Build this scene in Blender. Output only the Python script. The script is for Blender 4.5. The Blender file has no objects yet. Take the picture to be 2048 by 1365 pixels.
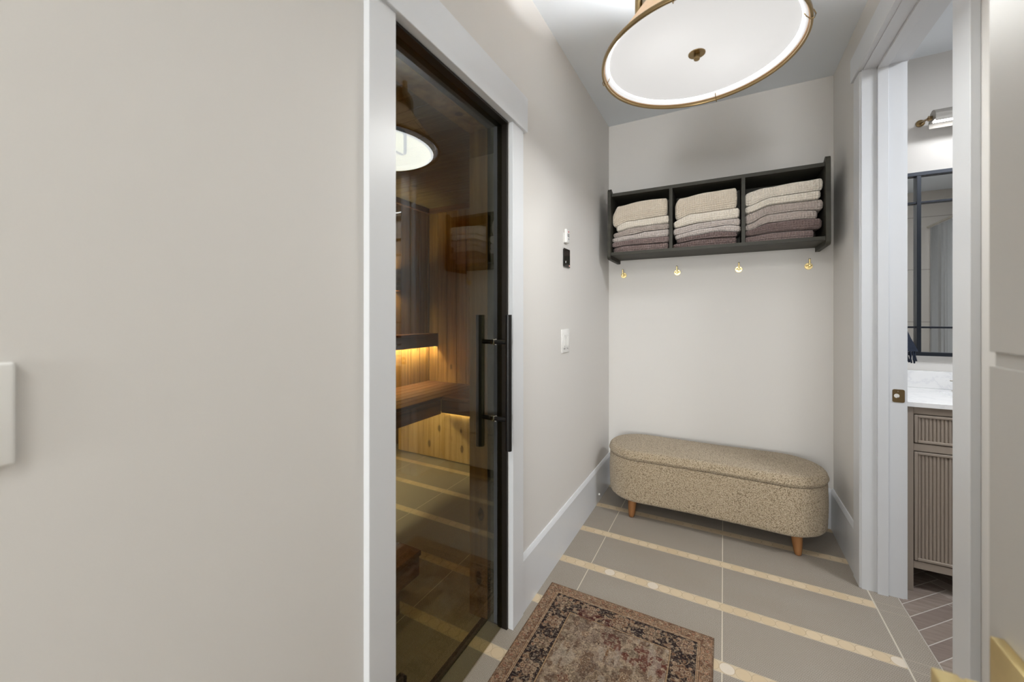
import bpy, bmesh, math, random
import numpy as np
from mathutils import Vector, Matrix
random.seed(7)
SC = bpy.context.scene
COL = SC.collection
PI = math.pi

# ------------------------------------------------------------------ camera, world, exposure
H = 2.74          # ceiling height
W = 1.36          # hall width: left wall at x=0, right wall at x=W, far wall at y=0
cam_data = bpy.data.cameras.new('camera')
cam = bpy.data.objects.new('camera', cam_data)
COL.objects.link(cam)
cam.location = (0.7757, -3.0077, 1.2819)
cam.rotation_euler = (math.radians(90), 0, math.radians(28.328))
cam_data.sensor_width = 36.0
cam_data.lens = 785.04 / 2048 * 36
cam_data.shift_y = -48.9 / 2048
cam_data.clip_start = 0.02
cam_data.dof.use_dof = True
cam_data.dof.focus_distance = 2.6
cam_data.dof.aperture_fstop = 3.2
SC.camera = cam

world = bpy.data.worlds.new('world')
SC.world = world
world.use_nodes = True
world.node_tree.nodes['Background'].inputs[0].default_value = (0.8, 0.87, 1.0, 1)
world.node_tree.nodes['Background'].inputs[1].default_value = 0.12
SC.view_settings.view_transform = 'Standard'
SC.view_settings.look = 'None'
SC.view_settings.gamma = 1
SC.view_settings.use_curve_mapping = False
SC.view_settings.exposure = 0.11
cy = SC.cycles
cy.use_denoising = True
cy.max_bounces = 10
cy.diffuse_bounces = 6
cy.glossy_bounces = 6
cy.transparent_max_bounces = 16
cy.sample_clamp_indirect = 6

def lamp(name, kind, loc, energy, color=(1, 1, 1), rot=(0, 0, 0), **kw):
    d = bpy.data.lights.new(name, kind)
    d.energy = energy
    d.color = color
    for k, v in kw.items():
        setattr(d, k, v)
    o = bpy.data.objects.new(name, d)
    o.location = loc
    o.rotation_euler = rot
    COL.objects.link(o)
    return o

DIFFUSER_E = 0.74          # strength of the fabric diffuser of the ceiling light
# fixture light, then an unseen hall lamp added for brightness (body built further down)
lamp('ceiling_lamp_light', 'AREA', (0.6985, -1.59, 2.114), 8.2, (1.0, 1.0, 0.97), (0, 0, 0), shape='DISK', size=0.54)
lamp('hall_fill_light', 'AREA', (0.68, -4.3, 2.66), 25, (0.99, 1.0, 0.975), (0, 0, 0), shape='DISK', size=0.5)
# added daylight source outside a made-up, unseen window in the end wall
lamp('added_window_light', 'AREA', (0.60, -8.72, 1.45), 225, (0.965, 0.99, 0.99), (math.radians(90), 0, 0), shape='RECTANGLE', size=1.0, size_y=2.0)
# dim warm lamp added at the sauna ceiling, out of view, as fill
lamp('sauna_fill_light', 'AREA', (-1.0, -1.7, 2.44), 5.5, (1.0, 0.86, 0.62), (0, 0, 0), shape='DISK', size=0.25)
# bathroom: unseen ceiling lamp added to brighten the room
lamp('bathroom_fill_light', 'AREA', (2.4, -1.3, 2.70), 34, (0.93, 0.96, 1.0), (0, 0, 0), shape='DISK', size=0.5)

# ------------------------------------------------------------------ colour / material helpers
def s2l(c):
    c = c / 255.0
    return c / 12.92 if c <= 0.04045 else ((c + 0.055) / 1.055) ** 2.4
def rgb(r, g, b):
    return (s2l(r), s2l(g), s2l(b), 1)

class NT:
    """small node-tree builder"""
    def __init__(self, name):
        self.m = bpy.data.materials.new(name)
        self.m.use_nodes = True
        self.t = self.m.node_tree
        self.b = self.t.nodes['Principled BSDF']
        self.out = self.t.nodes['Material Output']
        self._co = None
    def n(self, typ, **kw):
        nd = self.t.nodes.new(typ)
        for k, v in kw.items():
            setattr(nd, k, v)
        return nd
    def link(self, a, b):
        self.t.links.new(a, b)
    def put(self, sock, v):
        if isinstance(v, bpy.types.NodeSocket):
            self.link(v, sock)
        elif v is not None:
            sock.default_value = v
    def co(self):
        if self._co is None:
            self._co = self.n('ShaderNodeTexCoord').outputs['Object']
        return self._co
    def m_(self, op, a, b=None, c=None, clamp=False):
        nd = self.n('ShaderNodeMath', operation=op, use_clamp=clamp)
        self.put(nd.inputs[0], a)
        if b is not None: self.put(nd.inputs[1], b)
        if c is not None: self.put(nd.inputs[2], c)
        return nd.outputs[0]
    def xyz(self, v=None):
        nd = self.n('ShaderNodeSeparateXYZ')
        self.link(v or self.co(), nd.inputs[0])
        return nd.outputs
    def vec(self, x, y, z=0.0):
        nd = self.n('ShaderNodeCombineXYZ')
        self.put(nd.inputs[0], x); self.put(nd.inputs[1], y); self.put(nd.inputs[2], z)
        return nd.outputs[0]
    def scale(self, v, s):
        nd = self.n('ShaderNodeVectorMath', operation='MULTIPLY')
        self.link(v, nd.inputs[0]); nd.inputs[1].default_value = s
        return nd.outputs[0]
    def noise(self, v=None, scale=5.0, detail=2.0, rough=0.5, out=0):
        nd = self.n('ShaderNodeTexNoise')
        self.link(v or self.co(), nd.inputs['Vector'])
        nd.inputs['Scale'].default_value = scale
        nd.inputs['Detail'].default_value = detail
        nd.inputs['Roughness'].default_value = rough
        return nd.outputs[out]
    def white(self, v):
        nd = self.n('ShaderNodeTexWhiteNoise', noise_dimensions='3D')
        self.link(v, nd.inputs['Vector'])
        return nd.outputs['Value']
    def mix(self, f, a, b):
        nd = self.n('ShaderNodeMix', data_type='RGBA')
        self.put(nd.inputs['Factor'], f)
        self.put(nd.inputs['A'], a); self.put(nd.inputs['B'], b)
        return nd.outputs['Result']
    def ramp(self, f, stops):
        nd = self.n('ShaderNodeValToRGB')
        self.link(f, nd.inputs[0])
        cr = nd.color_ramp
        while len(cr.elements) < len(stops):
            cr.elements.new(0.5)
        for e, (p, c) in zip(cr.elements, stops):
            e.position = p; e.color = c
        return nd.outputs[0]
    def bump(self, h, dist=0.001, strength=1.0):
        nd = self.n('ShaderNodeBump')
        nd.inputs['Strength'].default_value = strength
        nd.inputs['Distance'].default_value = dist
        self.link(h, nd.inputs['Height'])
        self.link(nd.outputs[0], self.b.inputs['Normal'])
    def fin(self, color=None, rough=None, metal=None, spec=None):
        if color is not None: self.put(self.b.inputs['Base Color'], color)
        if rough is not None: self.put(self.b.inputs['Roughness'], rough)
        if metal is not None: self.put(self.b.inputs['Metallic'], metal)
        if spec is not None: self.b.inputs['Specular IOR Level'].default_value = spec
        return self.m

def plain(name, color, rough=0.5, metal=0.0, spec=0.5, var=0.04, nscale=30, bump=0.0):
    t = NT(name)
    f = t.noise(scale=nscale, detail=3)
    dark = tuple(c * (1 - var) for c in color[:3]) + (1,)
    lite = tuple(min(1, c * (1 + var)) for c in color[:3]) + (1,)
    c = t.mix(f, dark, lite)
    if bump:
        t.bump(f, bump)
    return t.fin(c, rough, metal, spec)

def emit(name, color, strength):
    t = NT(name)
    f = t.noise(scale=3)
    t.fin((0.8, 0.8, 0.8, 1), 0.5)
    t.b.inputs['Emission Color'].default_value = color
    t.put(t.b.inputs['Emission Strength'], strength)
    return t.m

WALL = plain('wall_paint', rgb(217, 214, 210), 0.7, var=0.010, nscale=400, bump=0.00012, spec=0.3)
CEIL = plain('ceiling_paint', rgb(228, 233, 238), 0.8, var=0.012, nscale=400, bump=0.00012, spec=0.2)
TRIM = plain('trim_paint', rgb(217, 219, 222), 0.32, var=0.008, nscale=20, spec=0.45)
BLACK = plain('black_metal', rgb(22, 21, 21), 0.35, 0.3, var=0.1)
SEAL = plain('dark_bronze_frame', rgb(38, 33, 27), 0.4, 0.4, var=0.1)
CHROME = plain('polished_nickel', rgb(205, 200, 190), 0.18, 1.0, var=0.03)
BRASS = plain('brushed_brass', rgb(236, 214, 156), 0.36, 1.0, var=0.05, nscale=80)
BRONZE = plain('aged_brass', rgb(150, 128, 92), 0.35, 1.0, var=0.06, nscale=60)
WHITEP = plain('white_plastic', rgb(232, 231, 228), 0.3, var=0.01)
CAB = plain('taupe_lacquer', rgb(174, 171, 166), 0.45, var=0.012, nscale=120)
VAN = plain('vanity_paint', rgb(150, 138, 126), 0.42, var=0.02, nscale=40)

def floor_tile():
    t = NT('fabric_look_tile_with_penny_strips')
    o = t.xyz(); x, y = o[0], o[1]
    P = 0.3365
    # strip rows
    v = t.m_('DIVIDE', t.m_('ADD', y, 0.371), P)
    v = t.m_('SUBTRACT', t.m_('FRACT', t.m_('ADD', v, 100.5)), 0.5)
    dy = t.m_('MULTIPLY', v, P)                                     # metres from strip centre line
    ady = t.m_('ABSOLUTE', dy)
    strip = t.m_('LESS_THAN', ady, 0.0262)
    row = t.m_('FLOOR', t.m_('DIVIDE', t.m_('ADD', y, 0.371 + 100.5 * P), P))
    # pennies
    q = t.m_('DIVIDE', t.m_('ADD', x, 10.0 + 0.012), 0.0513)
    cell = t.m_('FLOOR', q)
    dx = t.m_('MULTIPLY', t.m_('SUBTRACT', t.m_('FRACT', q), 0.5), 0.0513)
    r = t.m_('SQRT', t.m_('ADD', t.m_('MULTIPLY', dx, dx), t.m_('MULTIPLY', dy, dy)))
    penny = t.m_('LESS_THAN', r, 0.0243)
    ring = t.m_('MULTIPLY', t.m_('GREATER_THAN', r, 0.0243), t.m_('LESS_THAN', r, 0.0262))
    rnd = t.white(t.vec(cell, row, 3.0))
    rnd_b = t.white(t.vec(row, cell, 7.0))
    pc = t.mix(rnd, rgb(196, 176, 146), rgb(208, 190, 162))
    pc = t.mix(t.m_('GREATER_THAN', rnd_b, 0.972), pc, rgb(214, 204, 190))
    blot = t.noise(scale=60, detail=4, rough=0.7)
    pc = t.mix(t.m_('MULTIPLY', blot, 0.35), pc, rgb(190, 167, 134))
    grout = t.mix(t.noise(scale=2.2), rgb(188, 168, 138), rgb(204, 188, 162))
    sc_ = t.mix(penny, grout, pc)
    sc_ = t.mix(t.m_('MULTIPLY', ring, 0.6), sc_, rgb(160, 138, 108))
    # weave of the big tiles: tiny chevrons in rows
    wob = t.noise(scale=25, detail=2)
    tri = t.m_('PINGPONG', t.m_('ADD', y, t.m_('MULTIPLY', wob, 0.004)), 0.0105)
    ph = t.m_('MULTIPLY', t.m_('ADD', x, t.m_('MULTIPLY', tri, 1.0)), 2 * PI / 0.0064)
    weave = t.m_('MULTIPLY_ADD', t.m_('SINE', ph), 0.5, 0.5)
    strand = t.noise(t.scale(t.co(), (30, 260, 1)), scale=1, detail=4, rough=0.65)
    speck = t.noise(scale=420, detail=2, rough=0.7)
    h = t.m_('ADD', t.m_('MULTIPLY', weave, 0.28), t.m_('MULTIPLY', speck, 0.72))
    big = t.noise(t.scale(t.co(), (1.4, 3.5, 1)), scale=1.6, detail=3)
    ftile = t.m_('FLOOR', t.m_('DIVIDE', t.m_('ADD', x, 10.028 - 0.0), 0.6))
    tcol = t.ramp(h, [(0.26, rgb(98, 90, 82)), (0.5, rgb(150, 142, 131)), (0.76, rgb(206, 200, 190))])
    tcol = t.mix(t.m_('MULTIPLY', strand, 0.4), tcol, rgb(132, 122, 111))
    tcol = t.mix(t.m_('MULTIPLY', big, 0.42), tcol, rgb(132, 116, 98))
    # long joints every 0.6 m
    j = t.m_('ABSOLUTE', t.m_('SUBTRACT', t.m_('FRACT', t.m_('DIVIDE', t.m_('ADD', x, 11.98 - 0.1715 + 0.2995), 0.599)), 0.5))
    j = t.m_('LESS_THAN', t.m_('MULTIPLY', j, 0.599), 0.0019)
    edge = t.m_('MULTIPLY', t.m_('GREATER_THAN', ady, 0.0262), t.m_('LESS_THAN', ady, 0.0282))
    tcol = t.mix(t.m_('MULTIPLY', edge, 0.6), tcol, rgb(190, 176, 155))
    tcol = t.mix(j, tcol, rgb(205, 194, 176))
    # sill tile at the bathroom door, no strips there
    brd = t.m_('GREATER_THAN', x, 1.368)
    brdj = t.m_('LESS_THAN', t.m_('ABSOLUTE', t.m_('SUBTRACT', x, 1.368)), 0.0022)
    strip = t.m_('MULTIPLY', strip, t.m_('SUBTRACT', 1.0, brd))
    col = t.mix(strip, tcol, sc_)
    col = t.mix(brdj, col, rgb(196, 188, 174))
    hb = t.mix(strip, h, t.m_('MULTIPLY', penny, 1.0))
    t.bump(hb, 0.0008, 0.6)
    return t.fin(col, 0.5, spec=0.35)
FLOOR = floor_tile()

def wood_tile():
    t = NT('wood_look_tile')
    g = t.noise(t.scale(t.co(), (4, 45, 4)), scale=1.5, detail=5, rough=0.65)
    oi = t.n('ShaderNodeObjectInfo').outputs['Random']
    geo = t.n('ShaderNodeAttribute', attribute_name='tint').outputs['Fac']
    c = t.ramp(g, [(0.25, rgb(112, 98, 88)), (0.55, rgb(146, 133, 123)), (0.8, rgb(178, 166, 156))])
    c = t.mix(t.m_('MULTIPLY', geo, 0.75), c, rgb(112, 98, 92))
    c = t.mix(t.m_('MULTIPLY', t.m_('GREATER_THAN', geo, 0.88), 0.55), c, rgb(182, 170, 160))
    return t.fin(c, 0.42)
WOODTILE = wood_tile()
GROUT = plain('pale_grout', rgb(206, 200, 192), 0.8, var=0.03)

def pine(name, dark, mid, light, knots=0.5, axis='z', boardw=0.0, baxis='x', off=0.0):
    """knotty wood; grain along axis, optional v-groove boards across baxis"""
    t = NT(name)
    o = t.xyz()
    ax = {'x': 0, 'y': 1, 'z': 2}
    sc = [26, 26, 26]; sc[ax[axis]] = 1.3
    co = t.co()
    idx = None
    if boardw:
        p = t.m_('DIVIDE', t.m_('ADD', o[ax[baxis]], 20.0 + off), boardw)
        idx = t.m_('FLOOR', p)
        fr = t.m_('FRACT', p)
        sh = t.m_('MULTIPLY', t.white(t.vec(idx, 2.0, 5.0)), 30.0)
        add = t.n('ShaderNodeVectorMath', operation='ADD')
        t.link(co, add.inputs[0])
        t.link(t.vec(sh, sh, sh), add.inputs[1])
        co = add.outputs[0]
    g = t.noise(t.scale(co, tuple(sc)), scale=1.0, detail=5, rough=0.6)
    s2 = [9, 9, 9]; s2[ax[axis]] = 0.6
    g2 = t.noise(t.scale(co, tuple(s2)), scale=1.0, detail=2)
    c = t.ramp(g, [(0.3, dark), (0.52, mid), (0.75, light)])
    c = t.mix(t.m_('MULTIPLY', g2, 0.45), c, mid)
    if knots:
        s3 = [9, 9, 9]; s3[ax[axis]] = 4.2
        vo = t.n('ShaderNodeTexVoronoi')
        t.link(t.scale(co, tuple(s3)), vo.inputs['Vector'])
        vo.inputs['Scale'].default_value = 1.0
        d = t.m_('ADD', vo.outputs['Distance'], t.m_('MULTIPLY', t.noise(scale=40), 0.05))
        pick = t.m_('GREATER_THAN', t.xyz(vo.outputs['Color'])[0], 1 - knots * 0.6)
        k = t.m_('MULTIPLY', t.m_('LESS_THAN', d, 0.155), pick)
        halo = t.m_('MULTIPLY', t.m_('LESS_THAN', d, 0.21), pick)
        dk = tuple(v * 0.35 for v in dark[:3]) + (1,)
        c = t.mix(t.m_('MULTIPLY', halo, 0.45), c, dark)
        c = t.mix(t.m_('MULTIPLY', k, 0.8), c, dk)
    if boardw:
        tint = t.white(t.vec(idx, 9.0, 1.0))
        c = t.mix(t.m_('MULTIPLY', tint, 0.45), c, dark)
    t.bump(g, 0.0006, 0.5)
    return t.fin(c, 0.55, spec=0.3)
CEDAR = pine('cedar_boards', rgb(112, 84, 50), rgb(156, 122, 78), rgb(186, 152, 104), 0.5)
PINE = pine('pale_pine_boards', rgb(178, 142, 84), rgb(208, 176, 116), rgb(226, 198, 142), 0.7)
THERMO = pine('dark_heat_treated_wood', rgb(82, 54, 34), rgb(118, 80, 52), rgb(144, 102, 70), 0.15, axis='y')
THERMOX = pine('dark_heat_treated_slats', rgb(82, 54, 34), rgb(118, 80, 52), rgb(144, 102, 70), 0.15, axis='x')
CEDCEIL = pine('cedar_ceiling_boards', rgb(92, 78, 56), rgb(118, 102, 76), rgb(140, 124, 94), 0.3, axis='x')
OAK = pine('honey_wood', rgb(106, 68, 38), rgb(138, 94, 56), rgb(160, 114, 72), 0)
SHELF = pine('olive_black_wood', rgb(48, 46, 40), rgb(58, 56, 48), rgb(70, 67, 57), 0, axis='x')

def boucle():
    t = NT('boucle_fabric')
    v = t.n('ShaderNodeTexVoronoi')
    t.link(t.co(), v.inputs['Vector']); v.inputs['Scale'].default_value = 190
    nz = t.noise(scale=240, detail=3, rough=0.7)
    h = t.m_('SUBTRACT', t.m_('ADD', t.m_('MULTIPLY', nz, 0.8), 0.5), t.m_('MULTIPLY', v.outputs['Distance'], 0.9))
    c = t.ramp(h, [(0.15, rgb(118, 103, 82)), (0.45, rgb(172, 154, 128)), (0.8, rgb(206, 191, 167))])
    big = t.noise(scale=6, detail=2)
    c = t.mix(t.m_('MULTIPLY', big, 0.3), c, rgb(170, 151, 122))
    t.bump(h, 0.004, 1.0)
    m = t.fin(c, 0.95, spec=0.1)
    t.b.inputs['Sheen Weight'].default_value = 0.25
    return m
BOUCLE = boucle()

def towel_mat(name, c0):
    t = NT(name)
    nz = t.noise(scale=300, detail=3, rough=0.7)
    dark = tuple(v * 0.88 for v in c0[:3]) + (1,)
    c = t.mix(nz, dark, c0)
    t.bump(nz, 0.0012, 0.6)
    m = t.fin(c, 0.95, spec=0.1)
    t.b.inputs['Sheen Weight'].default_value = 0.15
    return m
TOW = {'cream': towel_mat('cream_waffle_cotton', rgb(226, 215, 199)),
       'ivory': towel_mat('ivory_waffle_cotton', rgb(236, 228, 216)),
       'grey': towel_mat('grey_lilac_waffle_cotton', rgb(190, 178, 170)),
       'pale': towel_mat('pale_lilac_waffle_cotton', rgb(206, 196, 190)),
       'mauve': towel_mat('mauve_brown_waffle_cotton', rgb(140, 123, 119)),
       'plum': towel_mat('dark_mauve_waffle_cotton', rgb(128, 111, 107))}

GLASS_R0 = 0.045
def glass_tinted():
    t = NT('bronze_tinted_glass')
    tr = t.n('ShaderNodeBsdfTransparent')
    tr.inputs[0].default_value = (0.74, 0.72, 0.57, 1)
    gl = t.n('ShaderNodeBsdfGlossy')
    gl.inputs['Roughness'].default_value = 0.0
    gl.inputs['Color'].default_value = (0.92, 0.96, 1.0, 1)
    lw = t.n('ShaderNodeLayerWeight'); lw.inputs['Blend'].default_value = 0.5
    f5 = t.m_('POWER', lw.outputs['Facing'], 5.0)
    fr = t.m_('MULTIPLY_ADD', f5, 1 - GLASS_R0, GLASS_R0)
    mx = t.n('ShaderNodeMixShader')
    t.link(fr, mx.inputs[0]); t.link(tr.outputs[0], mx.inputs[1]); t.link(gl.outputs[0], mx.inputs[2])
    t.link(mx.outputs[0], t.out.inputs['Surface'])
    return t.m
GLASS = glass_tinted()
MIRROR = plain('mirror_glass', (0.86, 0.87, 0.86, 1), 0.01, 1.0, var=0.002)

def quartz():
    t = NT('white_quartz')
    a = t.noise(scale=6, detail=6, rough=0.65)
    v = t.m_('ABSOLUTE', t.m_('SUBTRACT', a, 0.5))
    c = t.ramp(v, [(0.0, rgb(228, 228, 230)), (0.03, rgb(237, 237, 237)), (0.3, rgb(242, 241, 240))])
    return t.fin(c, 0.15)
QUARTZ = quartz()

def wall_tile():
    t = NT('large_greige_wall_tile')
    z = t.xyz()[2]
    f = t.m_('FRACT', t.m_('DIVIDE', z, 0.61))
    g = t.m_('LESS_THAN', t.m_('ABSOLUTE', t.m_('SUBTRACT', f, 0.5)), 0.494)
    c = t.mix(g, rgb(150, 144, 136), t.mix(t.noise(scale=3, detail=3), rgb(190, 184, 176), rgb(200, 194, 187)))
    return t.fin(c, 0.3)
WTILE = wall_tile()

# ------------------------------------------------------------------ mesh helpers
def link_obj(name, me, mat, parent=None):
    o = bpy.data.objects.new(name, me)
    COL.objects.link(o)
    if mat: me.materials.append(mat)
    if parent: o.parent = parent
    return o

class MB:
    """collects shapes in one bmesh"""
    def __init__(self):
        self.bm = bmesh.new()
    def box(self, x0, x1, y0, y1, z0, z1, bev=0.0, seg=2):
        b = bmesh.new()
        r = bmesh.ops.create_cube(b, size=1)
        bmesh.ops.scale(b, vec=(abs(x1 - x0), abs(y1 - y0), abs(z1 - z0)), verts=b.verts)
        bmesh.ops.translate(b, vec=((x0 + x1) / 2, (y0 + y1) / 2, (z0 + z1) / 2), verts=b.verts)
        if bev:
            bmesh.ops.bevel(b, geom=b.edges[:], offset=bev, segments=seg, profile=0.5, affect='EDGES')
        self._join(b)
        return self
    def _join(self, b):
        me = bpy.data.meshes.new('tmp')
        b.to_mesh(me); b.free()
        self.bm.from_mesh(me)
        bpy.data.meshes.remove(me)
    def cyl(self, p0, p1, r0, r1=None, n=24, caps=True):
        r1 = r0 if r1 is None else r1
        p0, p1 = Vector(p0), Vector(p1)
        d = p1 - p0
        q = d.to_track_quat('Z', 'Y').to_matrix()
        rings = []
        for p, r in ((p0, r0), (p1, r1)):
            rings.append([self.bm.verts.new(p + q @ Vector((r * math.cos(2 * PI * k / n), r * math.sin(2 * PI * k / n), 0))) for k in range(n)])
        for k in range(n):
            self.bm.faces.new((rings[0][k], rings[0][(k + 1) % n], rings[1][(k + 1) % n], rings[1][k]))
        if caps:
            self.bm.faces.new(rings[0][::-1]); self.bm.faces.new(rings[1])
        return self
    def lathe(self, prof, c=(0, 0, 0), n=48, axis='Z', closed=False):
        """prof: list of (radius, height) revolved about the axis through c"""
        rings = []
        for r, h in prof:
            ring = []
            for k in range(n if r > 1e-6 else 1):
                a = 2 * PI * k / n
                u, v = r * math.cos(a), r * math.sin(a)
                if axis == 'Z': p = (c[0] + u, c[1] + v, c[2] + h)
                elif axis == 'Y': p = (c[0] + u, c[1] + h, c[2] + v)
                else: p = (c[0] + h, c[1] + u, c[2] + v)
                ring.append(self.bm.verts.new(p))
            rings.append(ring)
        pairs = list(zip(rings, rings[1:]))
        if closed: pairs.append((rings[-1], rings[0]))
        for a, b in pairs:
            if len(a) == 1 and len(b) == 1: continue
            for k in range(n):
                k2 = (k + 1) % n
                if len(a) == 1: self.bm.faces.new((a[0], b[k], b[k2]))
                elif len(b) == 1: self.bm.faces.new((a[k], b[0], a[k2]))
                else: self.bm.faces.new((a[k], b[k], b[k2], a[k2]))
        return self
    def tube(self, pts, r, n=10):
        pts = [Vector(p) for p in pts]
        rings = []
        up = Vector((0.13, 0.21, 0.97))
        for i, p in enumerate(pts):
            d = (pts[min(i + 1, len(pts) - 1)] - pts[max(i - 1, 0)]).normalized()
            a = d.cross(up)
            if a.length < 1e-3: a = d.cross(Vector((1, 0, 0)))
            a.normalize(); b = d.cross(a)
            rings.append([self.bm.verts.new(p + r * (math.cos(2 * PI * k / n) * a + math.sin(2 * PI * k / n) * b)) for k in range(n)])
        for a, b in zip(rings, rings[1:]):
            for k in range(n):
                self.bm.faces.new((a[k], a[(k + 1) % n], b[(k + 1) % n], b[k]))
        self.bm.faces.new(rings[0][::-1]); self.bm.faces.new(rings[-1])
        return self
    def prism(self, pts, axis, a0, a1):
        """pts 2D polygon; extruded along axis from a0 to a1 (x: pts are y,z; y: pts are x,z; z: pts are x,y)"""
        def P(p, a):
            return {'x': (a, p[0], p[1]), 'y': (p[0], a, p[1]), 'z': (p[0], p[1], a)}[axis]
        A = [self.bm.verts.new(P(p, a0)) for p in pts]
        B = [self.bm.verts.new(P(p, a1)) for p in pts]
        n = len(pts)
        for k in range(n):
            self.bm.faces.new((A[k], A[(k + 1) % n], B[(k + 1) % n], B[k]))
        self.bm.faces.new(A[::-1]); self.bm.faces.new(B)
        return self
    def build(self, name, mat, parent=None, smooth=None):
        bmesh.ops.recalc_face_normals(self.bm, faces=self.bm.faces[:])
        if smooth is not None:
            for f in self.bm.faces: f.smooth = True
            for e in self.bm.edges:
                if len(e.link_faces) == 2 and e.calc_face_angle(0) > math.radians(smooth):
                    e.smooth = False
        me = bpy.data.meshes.new(name)
        self.bm.to_mesh(me); self.bm.free()
        return link_obj(name, me, mat, parent)

def tag(o, label=None, cat=None, group=None, kind=None):
    if label: o['label'] = label
    if cat: o['category'] = cat
    if group: o['group'] = group
    if kind: o['kind'] = kind
    return o
def thing(name, label, cat, loc=(0, 0, 0), group=None):
    o = bpy.data.objects.new(name, None)
    o.empty_display_size = 0.05
    COL.objects.link(o)
    o.location = loc
    tag(o, label, cat, group)
    return o
def struct(name, mb, mat, label=None, smooth=None, parent=None):
    o = mb.build(name, mat, parent, smooth)
    if not parent: tag(o, label, None, None, 'structure')
    elif label: o['label'] = label
    return o
def child(mb, name, mat, parent, smooth=None, label=None):
    """parts are built in world coordinates; keep them there under a moved empty"""
    o = mb.build(name, mat, None, smooth)
    root = parent
    off = Vector(root.location)
    if root.parent: off = Vector((0, 0, 0))
    o.data.transform(Matrix.Translation(-off))
    o.parent = parent
    if label: o['label'] = label
    return o

# ------------------------------------------------------------------ room shell
YB = -8.5        # hall end behind the camera
DS0, DS1, DSH = -2.246, -1.597, 2.078       # sauna door opening (y, y, height)
DB0, DB1, DBH = -1.450, -0.600, 2.440       # bathroom door opening
XS = -2.11; YS = 0.40; ZS = 2.47            # sauna room far corner, ceiling
BX1 = 3.3; BY0 = -3.26; BY1 = 0.023         # bathroom

struct('floor', MB().box(-2.3, 1.474, YB - 0.1, 0.6, -0.1, 0.0), FLOOR, 'fabric-look grey tile floor with pale penny-round strips')
struct('ceiling', MB().box(-0.0, W + 0.13, YB - 0.1, 0.1, H, H + 0.1), CEIL, 'smooth white hall ceiling')
wl = MB()
wl.box(-0.13, 0, YB, DS0 - 0.002, 0, H).box(-0.13, 0, DS1 + 0.002, 0.0, 0, H).box(-0.13, 0, DS0 - 0.002, DS1 + 0.002, DSH + 0.002, H)
struct('wall_left', wl, WALL, 'greige painted wall with the glass sauna door')
struct('wall_far', MB().box(-0.13, W + 0.13, 0, 0.1, 0, H), WALL, 'greige painted wall behind the bench')
wr = MB()
wr.box(W, W + 0.13, YB, DB0 - 0.012, 0, H).box(W, W + 0.13, DB1 + 0.012, 0.0, 0, H).box(W, W + 0.13, DB0 - 0.012, DB1 + 0.012, DBH + 0.012, H)
struct('wall_right', wr, WALL, 'greige painted wall with the bathroom doorway')
m = MB()
m.box(-0.13, 0.10, YB - 0.1, YB, 0, H).box(1.02, W + 0.13, YB - 0.1, YB, 0, H).box(0.10, 1.02, YB - 0.1, YB, 0, 0.58).box(0.10, 1.02, YB - 0.1, YB, 2.32, H)
struct('wall_back', m, WALL)
m = MB()
for (a, b, c_, d_) in ((0.10, 0.14, 0.58, 2.32), (0.98, 1.02, 0.58, 2.32), (0.14, 0.98, 0.58, 0.62), (0.14, 0.98, 2.28, 2.32), (0.14, 0.98, 1.43, 1.46)):
    m.box(a, b, YB - 0.08, YB - 0.03, c_, d_)
struct('added_window', m, TRIM, 'added white framed window, unseen, in the end wall behind the camera')  # frame of a window added out of view to bring daylight in

# baseboards
def baseboard(name, boxes):
    m = MB()
    for (x0, x1, y0, y1, ax) in boxes:
        t = 0.015
        m.box(x0, x1, y0, y1, 0, 0.222)
        if ax == 'L': m.prism([(0, 0.222), (x1, 0.222), (x1 - 0.004, 0.232), (x0 + 0.006, 0.241), (0, 0.241)], 'y', y0, y1)
        if ax == 'R': m.prism([(W, 0.222), (x0, 0.222), (x0 + 0.004, 0.232), (x1 - 0.006, 0.241), (W, 0.241)], 'y', y0, y1)
        if ax == 'F': m.prism([(0, 0.222), (y0, 0.222), (y0 + 0.004, 0.232), (-0.006, 0.241), (0, 0.241)], 'x', x0, x1)
    return struct(name, m, TRIM, 'tall white baseboard')
baseboard('baseboard_left', [(0, 0.015, -1.502, -0.0, 'L'), (0, 0.015, YB, -2.335, 'L')])
baseboard('baseboard_right', [(W - 0.015, W, -0.505, 0.0, 'R'), (W - 0.015, W, -2.2, -1.532, 'R')])
baseboard('baseboard_far', [(0.015, W - 0.015, -0.015, 0.0, 'F')])

# ---- sauna door casing: trim_1
c = MB()
c.box(0, 0.02, DS1, DS1 + 0.095, 0, DSH, 0.0012, 1)
c.box(0, 0.02, DS0 - 0.089, DS0, 0, DSH, 0.0012, 1)
c.box(0, 0.030, DS0 - 0.112, DS1 + 0.118, DSH, DSH + 0.148, 0.0015, 1)
struct('trim_1', c, TRIM, 'white casing around the glass sauna door')

# ---- bathroom door casing and jamb: trim_2
c = MB()
c.box(W - 0.02, W, DB1 + 0.004, DB1 + 0.099, 0, DBH, 0.0012, 1)
c.box(W - 0.02, W, DB0 - 0.094, DB0 - 0.004, 0, DBH, 0.0012, 1)
c.box(W - 0.028, W, DB0 - 0.114, DB1 + 0.119, DBH + 0.004, DBH + 0.118, 0.0015, 1)
# jambs
c.box(W - 0.012, 1.496, DB1, DB1 + 0.012, 0, DBH + 0.01)
c.box(W - 0.012, 1.496, DB0 - 0.012, DB0, 0, DBH + 0.01)
c.box(W - 0.008, 1.496, DB0, DB1, DBH, DBH + 0.0035)
c.box(W + 0.0005, 1.489, DB0, DB1, DBH + 0.0035, DBH + 0.012)
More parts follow.
